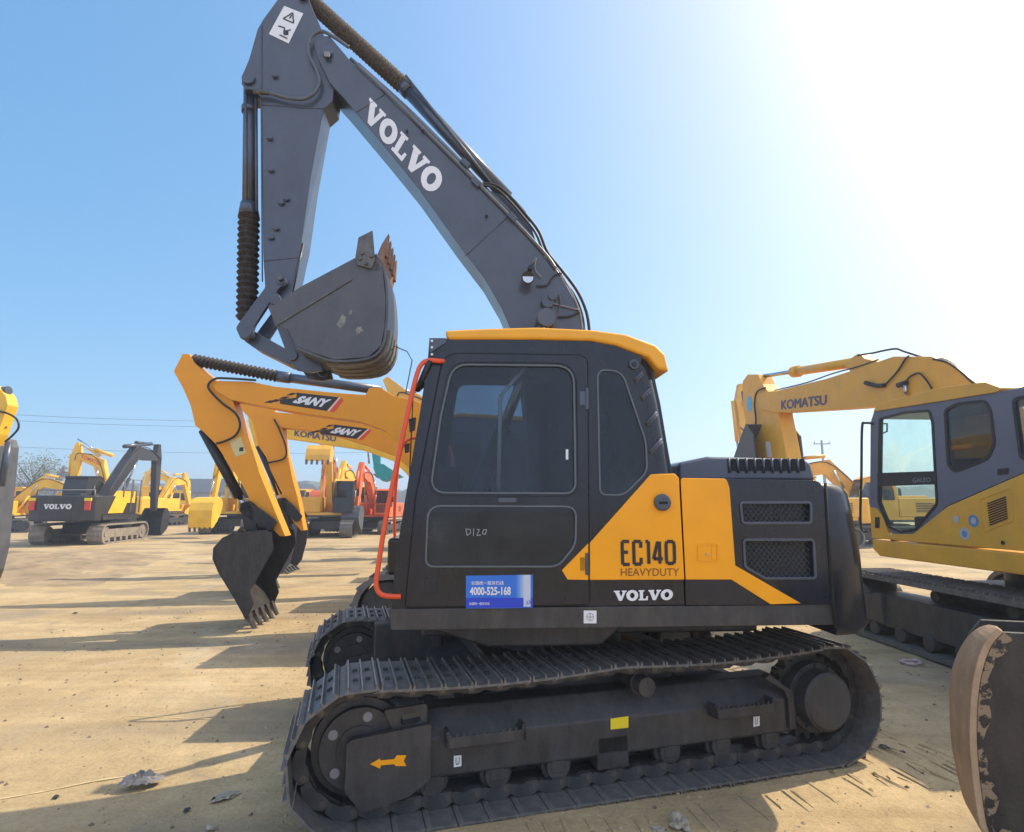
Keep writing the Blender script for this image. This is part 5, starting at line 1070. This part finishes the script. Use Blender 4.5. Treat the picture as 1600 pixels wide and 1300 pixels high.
for dy in (.02, .12): mb.tube(spline([KF.p3(x, y, KB + dy) for x, y in ((1210, 610), (1260, 598), (1300, 584), (1340, 573), (1372, 562))], 4), .013, 6)
mb.tube(spline([KF.p3(x, y, KB + .1) for x, y in ((1340, 555), (1362, 552), (1380, 548), (1400, 545), (1412, 549), (1440, 558))], 4), .016, 6); mb.build("hydraulic_hoses", [RUB, CHROME], kboom, KF)
mb = MB(); mb.prism(KF.ps([(1318, 570), (1334, 556), (1342, 552), (1350, 560), (1372, 566), (1360, 580), (1330, 582)], KB + .1), KB + .1, KB + .3); mb.build("cylinder_bracket", YEL2, kboom, KF, bevel=.01)
KA = KB + .04
mb = MB(); mb.prism(KF.ps([(1160, 596), (1168, 585), (1184, 585), (1190, 600), (1205, 618), (1216, 645), (1229, 714), (1240, 790), (1222, 800), (1205, 770), (1184, 714), (1170, 680), (1161, 640)], KA), KA, KA + .32); ka = mb.build("arm", YEL2, KE, KF, bevel=.012)
mb = MB(); mb.tube([KF.p3(1183, 589, KB + .2), KF.p3(1244, 580, KB + .2)], .045, 12, 1); mb.tube([KF.p3(1240, 581, KB + .2), KF.p3(1338, 566, KB + .2)], .09, 16); mb.tube([KF.p3(1240, 581, KB + .2), KF.p3(1248, 580, KB + .2)], .12, 16); mb.build("arm_cylinder", [YEL2, CHROME], KE, KF)
mb = MB(); c = Vector(KF.p(1171, 631, KA)); mb.add([(c.x + .13 * math.cos(i * .314), KA - .005, c.y + .19 * math.sin(i * .314)) for i in range(20)], [tuple(range(20))]); mb.sheet(KF.ps([(1196, 690), (1203, 690), (1206, 714), (1198, 714)], KA - .005), KA - .005, 1); mb.build("round_sticker", [mat("sky_blue_sticker", (.10, .42, .62), .4), WHITE], ka, KF, fix=False)
mb = MB(); mb.tube(spline([KF.p3(x, y, KA - .05) for x, y in ((1196, 606), (1183, 612), (1179, 630), (1181, 655), (1179, 670), (1170, 679), (1158, 668))], 5), .02, 6); mb.build("arm_hose", RUB, ka, KF)
mb = MB(); kbk = KF.ps([(1166, 664), (1176, 680), (1180, 720), (1176, 770), (1160, 800), (1140, 780), (1146, 720), (1156, 690)], -.6); mb.prism(kbk, -.6, -.57); mb.prism(kbk, .47, .5); shellmesh(mb, kbk[4:] + kbk[:1], -.603, .503, -.03); mb.build("bucket", BUCK, KE, KF)
mb = MB(); mb.tube([KF.p3(1163, 612, KA + .1), KF.p3(1176, 690, KA + .1)], .08, 12); mb.build("bucket_cylinder", GREY, KE, KF)

# ---- more excavators behind, right side
def at(px, Y): return (px - 800) / FPX * Y
E7 = exc("hazy tan excavator whose raised arm shows left of the grey cab machine's near arm", at(1238, 24), 24, 3, YEL2, YEL2, BUCK, (-2.0, 6.0), (-1.9, 2.6), elbow=(-.9, 4.6), k=.95)
E8 = exc("yellow excavator seen between the dark counterweight and the grey cab, boom lowered", at(1362, 25), 25, -8, YEL2, YEL2, BUCK, (-3.6, 3.0), (-4.0, 1.5), elbow=(-1.9, 3.3), k=.95, bang=.8)
# ---- left group
E9 = exc("dark grey excavator seen from behind, yellow side patch and red lamps, farthest left row", -18.9, 26.5, -82, NEARB, NEARB, BBUCK, (-5.4, 4.2), (-5.6, 1.3), elbow=(-3.0, 4.3), k=1.0, cwm=NEARB, trm=DUSTY, bang=.3)
mb = MB(); F9 = E9[1]; xb9 = 2.8 + .012
def rearword(y0, y1, z0, z1):
    V = [];
    for ch, c0, w in (('V', 0, .215), ('O', .205, .205), ('L', .415, .17), ('V', .58, .215), ('O', .79, .21)):
        flat = ell(.5, .5, .5, .54) + ell(.5, .5, .19, .27) if ch == 'O' else (VV if ch == 'V' else LL)
        tri = tessellate_polygon([[Vector((a, b, 0)) for a, b in ell(.5, .5, .5, .54)], [Vector((a, b, 0)) for a, b in ell(.5, .5, .19, .27)]]) if ch == 'O' else tessellate_polygon([[Vector((a, b, 0)) for a, b in flat]])
        mb.add([(xb9 - abs(y0 + (y1 - y0) * (c0 + a * w)) * .09, y0 + (y1 - y0) * (c0 + a * w), z0 + (z1 - z0) * b) for a, b in flat], tri, 0)
rearword(-.52, .52, 1.50, 1.70); mb.build("lettering", WHITE, E9[0], F9, fix=False)
for y in (-1.04, 1.04):
    mb = MB(); x = 2.60; mb.box(x, x + .06, y - .11, y + .11, 1.45, 1.82); mb.box(x, x + .062, y - .13, y + .13, 1.83, 1.95, 1); mb.build("tail_lamp", [TAIL, YELD], E9[0], F9)
mb = MB(); mb.prism([(.4, 1.3), (1.6, 1.3), (.9, 2.28), (-.6, 2.28), (-.6, 1.75), (.1, 1.75)], 1.31, 1.33); mb.build("yellow_side_panel", YEL3, E9[0], F9)
mb = MB()
for x in (-1.0, -.2): mb.tube([(x, 1.35, 1.3), (x, 1.35, 2.8), (x + .7, 1.35, 2.8), (x + .7, 1.35, 2.0)], .03, 6)
mb.tube([(2.3, -1.1, 2.0), (2.3, -1.1, 2.28), (2.3, 1.1, 2.28), (2.3, 1.1, 2.0)], .03, 6); mb.build("guard_rail", LGREY, E9[0], F9)
mb = MB(); mb.tube([(-1.9, 0, 4.5), (-4.6, 0, 4.9)], .10, 12); mb.build("arm_cylinder", DARK, E9[0], F9)
E10 = exc("lemon yellow excavator with an upright arm standing behind the dark grey one", at(186, 38), 38, 2, YEL3, YEL3, YEL3, (-2.7, 4.9), (-2.7, 2.2), elbow=(-1.2, 4.3), k=1.0, group="far yellow excavators")
mb = MB(); F = E10[1]; mb.tube([(-2.8, 0, 5.9), (-1.6, 0, 5.2)], .04, 8, 1); mb.tube([(-1.6, 0, 5.2), (-.4, 0, 4.8)], .12, 10); mb.build("arm_cylinder", [YEL3, CHROME], E10[0], F)
mb = MB(); V, FF = text_polys("KOMATSU", .008); mb.add([(-2.3 + u * 1.3, -.19, 4.62 - u * .5 + v * .28) for u, v in V], FF); mb.build("lettering", REDD, E10[2], F, fix=False)
exc("small yellow excavator half hidden behind the hanging grey bucket at far left", at(16, 35), 35, 200, YEL3, YEL3, BUCK, (-3.4, 2.6), (-4.0, 1.2), elbow=(-1.8, 3.0), k=.9, bang=.6, group="far yellow excavators")
exc("far yellow excavator with a raised yellow bucket beside the dark grey machine's arm", at(250, 44), 44, 262, YEL3, YEL3, YEL3, (-3.0, 3.4), (-3.6, 1.6), elbow=(-1.6, 3.4), k=1.0, bang=1.2, group="far yellow excavators")
exc("yellow excavator facing the camera with its bucket planted left of the amber arm", at(372, 34), 34.5, 97, YEL3, YEL3, YEL3, (-3.2, 4.6), (-4.2, 1.45), elbow=(-1.6, 3.8), k=1.0, bang=-.75, bs=1.3, group="far yellow excavators")
exc("ochre excavator facing the camera, black framed cab between two amber booms and the cab", at(520, 31), 31, 98, YEL2, YEL2, YEL2, (-2.2, 6.0), (-3.2, 3.9), elbow=(-1.1, 4.4), k=1.0, bang=-1.2, bs=.9, cabm=BLACK, group="far machines facing the camera")
exc("orange red excavator with its boom raised behind the ochre one", at(536, 46), 46, 80, ORANGE, ORANGE, ORANGE, (-2.6, 5.2), (-3.2, 2.4), elbow=(-1.3, 4.2), k=1.0, group="far machines facing the camera")
exc("pale yellow excavator with a grey framed cab right of the ochre one", at(562, 38), 38, 84, YEL3, YEL3, BUCK, (-2.8, 3.6), (-3.6, 1.4), elbow=(-1.4, 3.4), k=.95, cabm=GREY, group="far machines facing the camera")
exc("small orange red excavator just left of the red handrail", at(590, 34), 34, 85, ORANGE, ORANGE, BUCK, (-2.8, 3.3), (-3.4, 1.4), elbow=(-1.4, 3.1), k=.85, cabm=ORANGE, group="far machines facing the camera")
exc("grey green excavator far off between the amber arm and the ochre machine", at(472, 55), 55, 75, YEL2, LGREY, BUCK, (-2.8, 5.2), (-3.4, 2.0), elbow=(-1.4, 4.0), k=1.0, group="far machines facing the camera")
TF = Fr(at(640, 24) + 1.8, 24, 3)
exc("teal excavator with its bucket held up above the far row", TF.o.x, TF.o.y, 3, TEAL, TEAL, TEAL, (-3.3, 5.4), TF.p(590, 734, 0), elbow=(-1.6, 4.6), k=.95, buout=(lambda b: (b, b[1:5][::-1]))(TF.ps([(583, 730), (588, 744), (598, 752), (612, 748), (626, 744), (612, 735), (600, 728), (592, 722)], -.5)))
NF = Fr(at(655, 20), 20, 40)
exc("tan excavator whose raised arm top shows above the amber booms beside the red handrail", -1.0, 20, 3, YEL2, YEL2, BUCK, (-3.0, 5.5), (-1.5, 3.6), elbow=(-1.2, 4.4), k=.95, bs=.8)

exc("distant lemon excavator low on the horizon between the dark machine and the toothed bucket", at(292, 62), 62, 30, YEL3, YEL3, BUCK, (-3.2, 4.8), (-4.0, 2.0), elbow=(-1.6, 4.2), group="far yellow excavators")
exc("distant ochre excavator seen between the two amber arms", at(424, 58), 58, 150, YEL2, YEL2, BUCK, (-3.0, 4.6), (-3.6, 1.8), elbow=(-1.5, 4.0), group="far yellow excavators")
exc("distant grey boomed excavator right of the pale tree", at(150, 68), 68, 10, YEL3, LGREY, BUCK, (-3.4, 5.2), (-4.0, 2.2), elbow=(-1.6, 4.6), group="far yellow excavators")
# ---- litter, stones, cables, prints
def scrap(name, label, cat, x, y, s, m, seed, flat=.35, group=None):
    rnd = random.Random(seed); bm = bmesh.new(); bmesh.ops.create_icosphere(bm, subdivisions=3, radius=1)
    for v in bm.verts:
        q = v.co.copy(); k = .75 + .55 * noise.noise(q * 1.3 + Vector((seed, 0, 0))) + .25 * noise.noise(q * 3.5 + Vector((seed, 2, 0)))
        v.co = Vector((q.x * s * k, q.y * s * k * .7, max(-.02 * s, q.z * s * flat * k)))
    me = bpy.data.meshes.new(name); bm.to_mesh(me); bm.free(); me.materials.append(m)
    o = bpy.data.objects.new(name, me); COL.objects.link(o); o.location = (x, y, -.01); o.rotation_euler = (0, 0, rnd.random() * 6); tag(o, label, cat, group); ALLW[o.name] = o.matrix_basis.copy(); return o
def gp(px, py): d = ray(px, py); t = -CAM_H / d.z; return d.x * t, d.y * t
x, y = gp(218, 1226)
mb = MB(); rnd = random.Random(5)   # crumpled plastic sheet
N = 14
def crum(i, j): u, v = i / N - .5, j / N - .5; return (x + u * .24 + v * .05, y + v * .16 + u * .06, .012 + .05 * max(0, 1 - 4 * (u * u + v * v)) * (1 + noise.noise(Vector((u * 9, v * 9, 2)))) + .02 * abs(noise.noise(Vector((u * 25, v * 25, 0)))))
mb.add([crum(i, j) for j in range(N + 1) for i in range(N + 1)], [(j * (N + 1) + i, j * (N + 1) + i + 1, (j + 1) * (N + 1) + i + 1, (j + 1) * (N + 1) + i) for j in range(N) for i in range(N) if (i - N / 2) ** 2 + (j - N / 2) ** 2 < 44 + 14 * noise.noise(Vector((i, j, 1)))], 0)
tag(mb.build("plastic_scrap", LIT), "crumpled grey plastic scrap lying in the shade at lower left", "litter")
x, y = gp(1062, 1284); scrap("stone", "pale broken stone in the shade below the near track", "stone", x, y, .10, STONE, 3, .6)
x, y = gp(1030, 1294); scrap("stone", "small flat chip left of the pale broken stone", "stone", x, y, .05, STONE, 9, .4)
x, y = gp(352, 1242); scrap("stone", "grey clod half buried in the shaded sand", "stone", x, y, .09, STONE, 5, .25)
x, y = gp(1382, 1166); scrap("mud_clod", "larger dark clod right of the near track end", "clod", x, y, .055, UNDER, 6, .35, "dark clods beside the track")
x, y = gp(1412, 1174); scrap("mud_clod", "smaller dark clod right of the near track end", "clod", x, y, .035, UNDER, 8, .35, "dark clods beside the track")
x, y = gp(1424, 1036); mb = MB()
mb.tube([(x + .11 * math.cos(a * .4), y + .07 * math.sin(a * .4), .012 + .006 * math.sin(a)) for a in range(15)], [.008 + .007 * (a % 3) for a in range(15)], 8); tag(mb.build("plastic_ring", PINK), "flattened pinkish plastic loop on the ground by the right excavator's track", "litter")
x, y = gp(150, 1266)
for (a, b, s_, lab) in ((88, 1242, .03, "dark pebble nearest the left edge in the shade"), (292, 1262, .03, "dark sliver right of the plastic scrap"), (118, 957, .05, "clod on the sunlit sand at far left"), (330, 1290, .035, "pebble below the grey clod")):
    x, y = gp(a, b); scrap("pebble", lab, "pebble", x, y, s_, UNDER if a < 300 else STONE, a, .4, "loose pebbles")
# pale scratched lines and a rough patch of loose soil
LINE = mat("pale_ground_line", (.62, .50, .26), .9, var=.2, scale=8)
mb = MB()
for pa, pb, w in (((-60, 1257), (262, 1196), .035), ((-40, 1004), (136, 992), .04), ((238, 1001), (420, 984), .04), ((188, 1116), (350, 1122), .02), ((330, 1003), (130, 1003), .02)):
    a, b = Vector(gp(*pa)), Vector(gp(*pb)); d = (b - a).normalized(); nn = Vector((-d.y, d.x)); K = 60; vs = []
    for i in range(K + 1):
        p = a.lerp(b, i / K); ww = w * .6 * (.35 + .65 * abs(noise.noise(Vector((i * .35, w * 100, 0))))) * min(1, i / 4, (K - i) / 4)
        for q in (p - nn * ww / 2, p + nn * ww / 2): vs.append((q.x, q.y, gz(q.x, q.y) + .006))
    mb.add(vs, [(2 * i, 2 * i + 2, 2 * i + 3, 2 * i + 1) for i in range(K)])
tag(mb.build("road_markings", LINE, fix=False), kind='structure')
SOIL = mat("loose_soil", (.30, .22, .13), .95, var=.4, scale=1.2, bump=.6, bscale=6)
mb = MB(); NX, NY = 110, 60; vs = []
for j in range(NY + 1):
    for i in range(NX + 1):
        u, v = i / NX, j / NY; x = -24 + 15 * u - v * 3; y = 12.8 + 9 * v
        e = max(0, 1 - (2 * u - 1) ** 2) * max(0, 1 - (2 * v - 1) ** 2); h = e ** .6 * (.10 + .16 * noise.noise(Vector((x * .8, y * .8, 0))) + .10 * noise.noise(Vector((x * 3, y * 3, 0)))) - .03
        vs.append((x, y, max(-.05, h)))
mb.add(vs, [(j * (NX + 1) + i, j * (NX + 1) + i + 1, (j + 1) * (NX + 1) + i + 1, (j + 1) * (NX + 1) + i) for j in range(NY) for i in range(NX)], 0, True)
tag(mb.build("loose_soil", SOIL), "rough patch of churned dry soil at left", "soil", kind='stuff')
# gravel grit over the yard near the camera: far past counting
mb = MB(); rnd = random.Random(11)
for i in range(9000):
    X_, Y_ = rnd.uniform(-6.5, 6.5), rnd.uniform(2.6, 11); s = rnd.choice((.003, .004, .005, .007, .010, .017)); 
    if rnd.random() < .5 and noise.noise(Vector((X_ * .7, Y_ * .7, 9))) < 0: continue
    h = s * .8; z = gz(X_, Y_); o_ = [rnd.uniform(.6, 1.3) for _ in range(5)]
    mb.add([(X_ + s * o_[k] * math.cos(k * 1.257), Y_ + s * o_[k] * math.sin(k * 1.257), z) for k in range(5)] + [(X_ + s * .2, Y_, z + h)], [(k, (k + 1) % 5, 5) for k in range(5)], i % 3 % 2)
tag(mb.build("gravel", [mat("tan_grit", (.38, .29, .18), .9, var=.3), mat("dark_grit", (.16, .125, .085), .9, var=.3)]), "loose grit scattered over the packed sand", "gravel", kind='stuff')
# cleat prints pressed along the near track
mb = MB(); rnd = random.Random(4)
for i in range(52):
    xl = -.5 + i * .085
    for row, (ya, yb) in enumerate(((-1.60, -1.42),)):
        if rnd.random() < .25: continue
        j = rnd.uniform(-.03, .03); w = rnd.uniform(.012, .035)
        ya2 = ya + rnd.uniform(-.14, .10); yb2 = yb + rnd.uniform(-.05, .06)
        P = [UF.M @ Vector((xl + j, ya2, 0)), UF.M @ Vector((xl + j + w, ya2, 0)), UF.M @ Vector((xl + j + w + .02, yb2, 0)), UF.M @ Vector((xl + j + .02, yb2, 0))]
        zz = [gz(p.x, p.y) + .002 for p in P]; top = [p.lerp(sum(P, Vector()) / 4, .25) for p in P]
        mb.add([(p.x, p.y, z) for p, z in zip(P, zz)] + [(p.x, p.y, z + rnd.uniform(.002, .009)) for p, z in zip(top, zz)], [(4, 5, 6, 7), (0, 1, 5, 4), (1, 2, 6, 5), (2, 3, 7, 6), (3, 0, 4, 7)])
for i in range(45):
    xl = 1.9 + rnd.random() * .9; yl = -1.75 + rnd.random() * 1.1; L_ = rnd.uniform(.1, .3)
    P = [UF.M @ Vector((xl, yl, 0)), UF.M @ Vector((xl + .015, yl, 0)), UF.M @ Vector((xl + .015, yl + L_, 0)), UF.M @ Vector((xl, yl + L_, 0))]; zz = gz(P[0].x, P[0].y)
    mb.add([(p.x, p.y, zz - .002) for p in P] + [((P[0].x + P[1].x) / 2, P[0].y + .02, zz + .005), ((P[2].x + P[3].x) / 2, P[2].y - .02, zz + .005)], [(0, 1, 4), (1, 2, 5, 4), (2, 3, 5), (3, 0, 4, 5)])
tag(mb.build("track_prints", GROUND), "ridges of cleat prints pressed in the sand along the near track", "track prints", kind='stuff')

# ---- big bucket at the lower right corner
BF = Fr(2.62, 2.75, -24)
def bq(pts, y=0): return BF.ps(pts, y)
bpx = [(1568, 988), (1549, 1010), (1535, 1050), (1528, 1100), (1527, 1160), (1533, 1230), (1546, 1300)]
sb = bq(bpx); lowx = sb[-1]
sb = sb + [(lowx[0] + .06, .22), (lowx[0] + .16, .06), (lowx[0] + .34, .0)]
outl = sb + [(sb[-1][0] + .55, .02), (sb[0][0] + .9, .5), (sb[0][0] + .75, sb[0][1] + .02)]
BT = thing("bucket", "huge worn excavator bucket with tan back standing at the lower right corner", "bucket", BF)
TAN = mat("tan_worn_back", (.42, .28, .165), .75, var=.22, scale=7, bump=.5, dust=.45, dustcol=(.20, .14, .09))
CH = bpy.data.materials.new("chipped_black"); CH.use_nodes = True; n_ = CH.node_tree; b_ = n_.nodes["Principled BSDF"]; b_.inputs["Roughness"].default_value = .55
tc = n_.nodes.new("ShaderNodeTexCoord"); nz_ = n_.nodes.new("ShaderNodeTexNoise"); nz_.inputs["Scale"].default_value = 13; nz_.inputs["Detail"].default_value = 8; nz_.inputs["Roughness"].default_value = .7; n_.links.new(tc.outputs["Object"], nz_.inputs[0])
cr_ = n_.nodes.new("ShaderNodeValToRGB"); n_.links.new(nz_.outputs[0], cr_.inputs[0]); cr_.color_ramp.elements[0].position = .47; cr_.color_ramp.elements[0].color = (.018, .014, .013, 1); cr_.color_ramp.elements[1].position = .50; cr_.color_ramp.elements[1].color = (.24, .17, .10, 1); n_.links.new(cr_.outputs[0], b_.inputs["Base Color"])
DK = mat("blackened_plate", (.022, .017, .016), .5, var=.4, scale=6, dust=.12, bump=.3)
mb = MB(); mb.prism(outl, 0, .03); mb.prism(outl, .32, .35); mb.build("side_plates", DK, BT, BF, bevel=.005)
mb = MB()
for i in range(len(sb) - 1): pass
smb = [(p[0], p[1]) for p in [tuple(v)[:2] for v in spline([Vector((a, b, 0)) for a, b in sb], 5)]]
n_s = len(smb); vv = []
for i, p in enumerate(smb):
    a = Vector(smb[max(i - 1, 0)]); b = Vector(smb[min(i + 1, n_s - 1)]); d = (b - a).normalized(); o_ = Vector(p) + Vector((d.y, -d.x)) * .03
    if o_.x > p[0] and i < 30: o_ = Vector(p) - Vector((d.y, -d.x)) * .03
    w_ = .05 + .34 * min(1, i / 14) ** .55 * (1 if i < 24 else max(.1, 1 - (i - 24) / 16) ** .7)
    vv += [(p[0], -.004, p[1]), (p[0] + .01, w_, p[1]), (o_.x, -.004, o_.y), (o_.x + .01, w_, o_.y)]
mb.add(vv, [f for i in range(n_s - 1) for f in ((4 * i + 2, 4 * i + 6, 4 * i + 7, 4 * i + 3), (4 * i, 4 * i + 1, 4 * i + 5, 4 * i + 4), (4 * i, 4 * i + 4, 4 * i + 6, 4 * i + 2), (4 * i + 1, 4 * i + 3, 4 * i + 7, 4 * i + 5))] + [(0, 2, 3, 1), (4 * n_s - 4, 4 * n_s - 3, 4 * n_s - 1, 4 * n_s - 2)]); mb.build("back_shell", TAN, BT, BF, bevel=.004)
rnd = random.Random(2); mb = MB(); path = smb[:36]
ins = []
for i, p in enumerate(path):
    a = Vector(path[max(i - 1, 0)]); b = Vector(path[min(i + 1, len(path) - 1)]); d = (b - a).normalized(); nn = Vector((-d.y, d.x)); nn = nn if nn.x > 0 else -nn
    wdt = .015 + .07 * abs(noise.noise(Vector((i * .9, 0, 0)))) + .02 * rnd.random(); ins.append(tuple(Vector(p) + nn * wdt))
mb.prism([tuple(Vector(p)) for p in path] + ins[::-1], -.008, -.001); mb.build("chipped_rim", CH, BT, BF)

# ---- distance: sheds, tree line, tree, poles and wires
def shed(label, px0, px1, Y, h, rh):
    fr = Fr(at((px0 + px1) / 2, Y), Y, 3); w = (px1 - px0) / FPX * Y / 2
    t = thing("shed", label, "shed", fr, "low sheds on the horizon")
    mb = MB(); mb.box(-w, w, 0, 12, 0, h)
    mb.build("wall", CONC, t, fr)
    mb = MB(); mb.add([(-w - .5, -.6, h), (w + .5, -.6, h), (w + .5, 12.6, h), (-w - .5, 12.6, h), (-w - .5, 6, h + rh), (w + .5, 6, h + rh)], [(0, 1, 5, 4), (3, 2, 5, 4), (0, 3, 4), (1, 2, 5), (0, 1, 2, 3)]); mb.build("roof", ROOFM, t, fr)
    mb = MB()
    for i in range(int(w)): mb.box(-w + 1 + i * 2, -w + 1.9 + i * 2, -.03, -.002, h * .35, h * .7)
    tag(mb.build("windows", HOLE, t, fr), kind='stuff')
shed("long hazy shed with a dark roof left of the toothed yellow bucket", 255, 330, 85, 3.2, 2.2)
shed("hazy shed behind the small yellow excavator at the far left", 5, 130, 120, 3.8, 2.2)
shed("hazy shed behind the red and ochre far machines", 452, 470, 100, 3.5, 1.5)
mb = MB(); rnd = random.Random(3)
for i in range(60):
    x0 = -260 + i * 9.2; h = 8 + 5 * noise.noise(Vector((i * .21, 0, 0))) + 2 * rnd.random()
    mb.prism([(x0, 0), (x0 + 10, 0), (x0 + 10, h * .8), (x0 + 7, h), (x0 + 3, h * .95), (x0, h * .75)], 245 + rnd.random() * 8, 262)
HILL = mat("distant_wood", (.05, .065, .05), .9, var=.4, scale=.1)
tag(mb.build("treeline", HILL), "low hazy wooded line along the horizon", "treeline", kind='stuff')
TFr = Fr(at(55, 62), 62, 0); TFr.M = TFr.M @ Matrix.Scale(1.35, 4); t = thing("tree", "pale hazy tree alone on the horizon at left", "tree", TFr)
rnd = random.Random(8); mb = MB(); mb.tube([(0, 0, 0), (.1, 0, 1.6), (0, .1, 3.2)], [.16, .12, .07], 8); tips = []
for k in range(22):
    a = rnd.random() * 6.28; z0 = rnd.uniform(1.4, 3.4); L_ = rnd.uniform(1.0, 2.4); e = Vector((math.cos(a) * L_ * .75, math.sin(a) * L_ * .75, z0 + L_ * .9)); mb.tube([(0, 0, z0), e * .55 + Vector((0, 0, z0 * .45)), e], [.05, .03, .012], 5); tips.append(e)
    tips.append(e * .7 + Vector((0, 0, z0 * .35)))
mb.build("trunk", BARK, t, TFr)
mb = MB()
for tp in tips:
    for q in range(60):
        c = tp + Vector((rnd.gauss(0, .42), rnd.gauss(0, .42), rnd.gauss(0, .38))); s = rnd.uniform(.03, .075); v1_ = Vector((rnd.gauss(0, 1), rnd.gauss(0, 1), rnd.gauss(0, 1))).normalized() * s; v2_ = Vector((rnd.gauss(0, 1), rnd.gauss(0, 1), rnd.gauss(0, 1))).normalized() * s
        mb.add([c - v1_, c + v2_, c + v1_, c - v2_], [(0, 1, 2, 3)])
mb.build("crown", LEAF, t, TFr, fix=False)
def pole(label, px, Y, h, arms=True):
    fr = Fr(at(px, Y), Y, 0); t = thing("utility_pole", label, "utility pole", fr); mb = MB(); mb.tube([(0, 0, 0), (0, 0, h)], [.18, .11], 10); mb.build("pole", WOOD, t, fr)
    for z, w in ((h - .4, .9), (h - 2.6, .7)):
        mb = MB(); mb.box(-w, w, -.06, .06, z - .05, z + .05)
        for x in (-w + .1, 0, w - .1): mb.tube([(x, 0, z + .05), (x, 0, z + .28)], .05, 6)
        mb.build("crossarm", WOOD, t, fr)
    return fr
pole("concrete utility pole rising beyond the dark counterweight", 1286, 62, 8.4)
pole("left utility pole carrying the thin wires across the sky, just outside the frame", -40, 75, 14)
P2 = [Vector((at(-40, 75), 75, 0)), Vector((at(720, 90), 90, 0))]
for k, z in enumerate((13.4, 12.6, 9.2)):
    mb = MB(); pts = []
    for i in range(25):
        u = i / 24; p = P2[0].lerp(P2[1], u); pts.append((p.x, p.y, z + (1.6 if k < 2 else .8) * u - .9 * (1 - (2 * u - 1) ** 2)))
    mb.tube(pts, .022, 5); tag(mb.build("power_line", RUB), ("topmost", "second", "lowest")[k] + " of the three thin wires crossing the left sky", "power line", "thin wires over the yard")

# ---- the air
mb = MB(); mb.box(-1010, 1010, -110, 1310, -1, 18)
HZ = bpy.data.materials.new("air_haze"); HZ.use_nodes = True; hn = HZ.node_tree; hn.nodes.remove(hn.nodes["Principled BSDF"])
pv = hn.nodes.new("ShaderNodeVolumePrincipled"); pv.inputs["Color"].default_value = (.80, .88, 1.0, 1); pv.inputs["Density"].default_value = .0028; pv.inputs["Anisotropy"].default_value = .3
hn.links.new(pv.outputs[0], hn.nodes["Material Output"].inputs["Volume"])
tag(mb.build("haze", HZ), "pale morning haze in the air over the yard", "haze", kind='stuff')
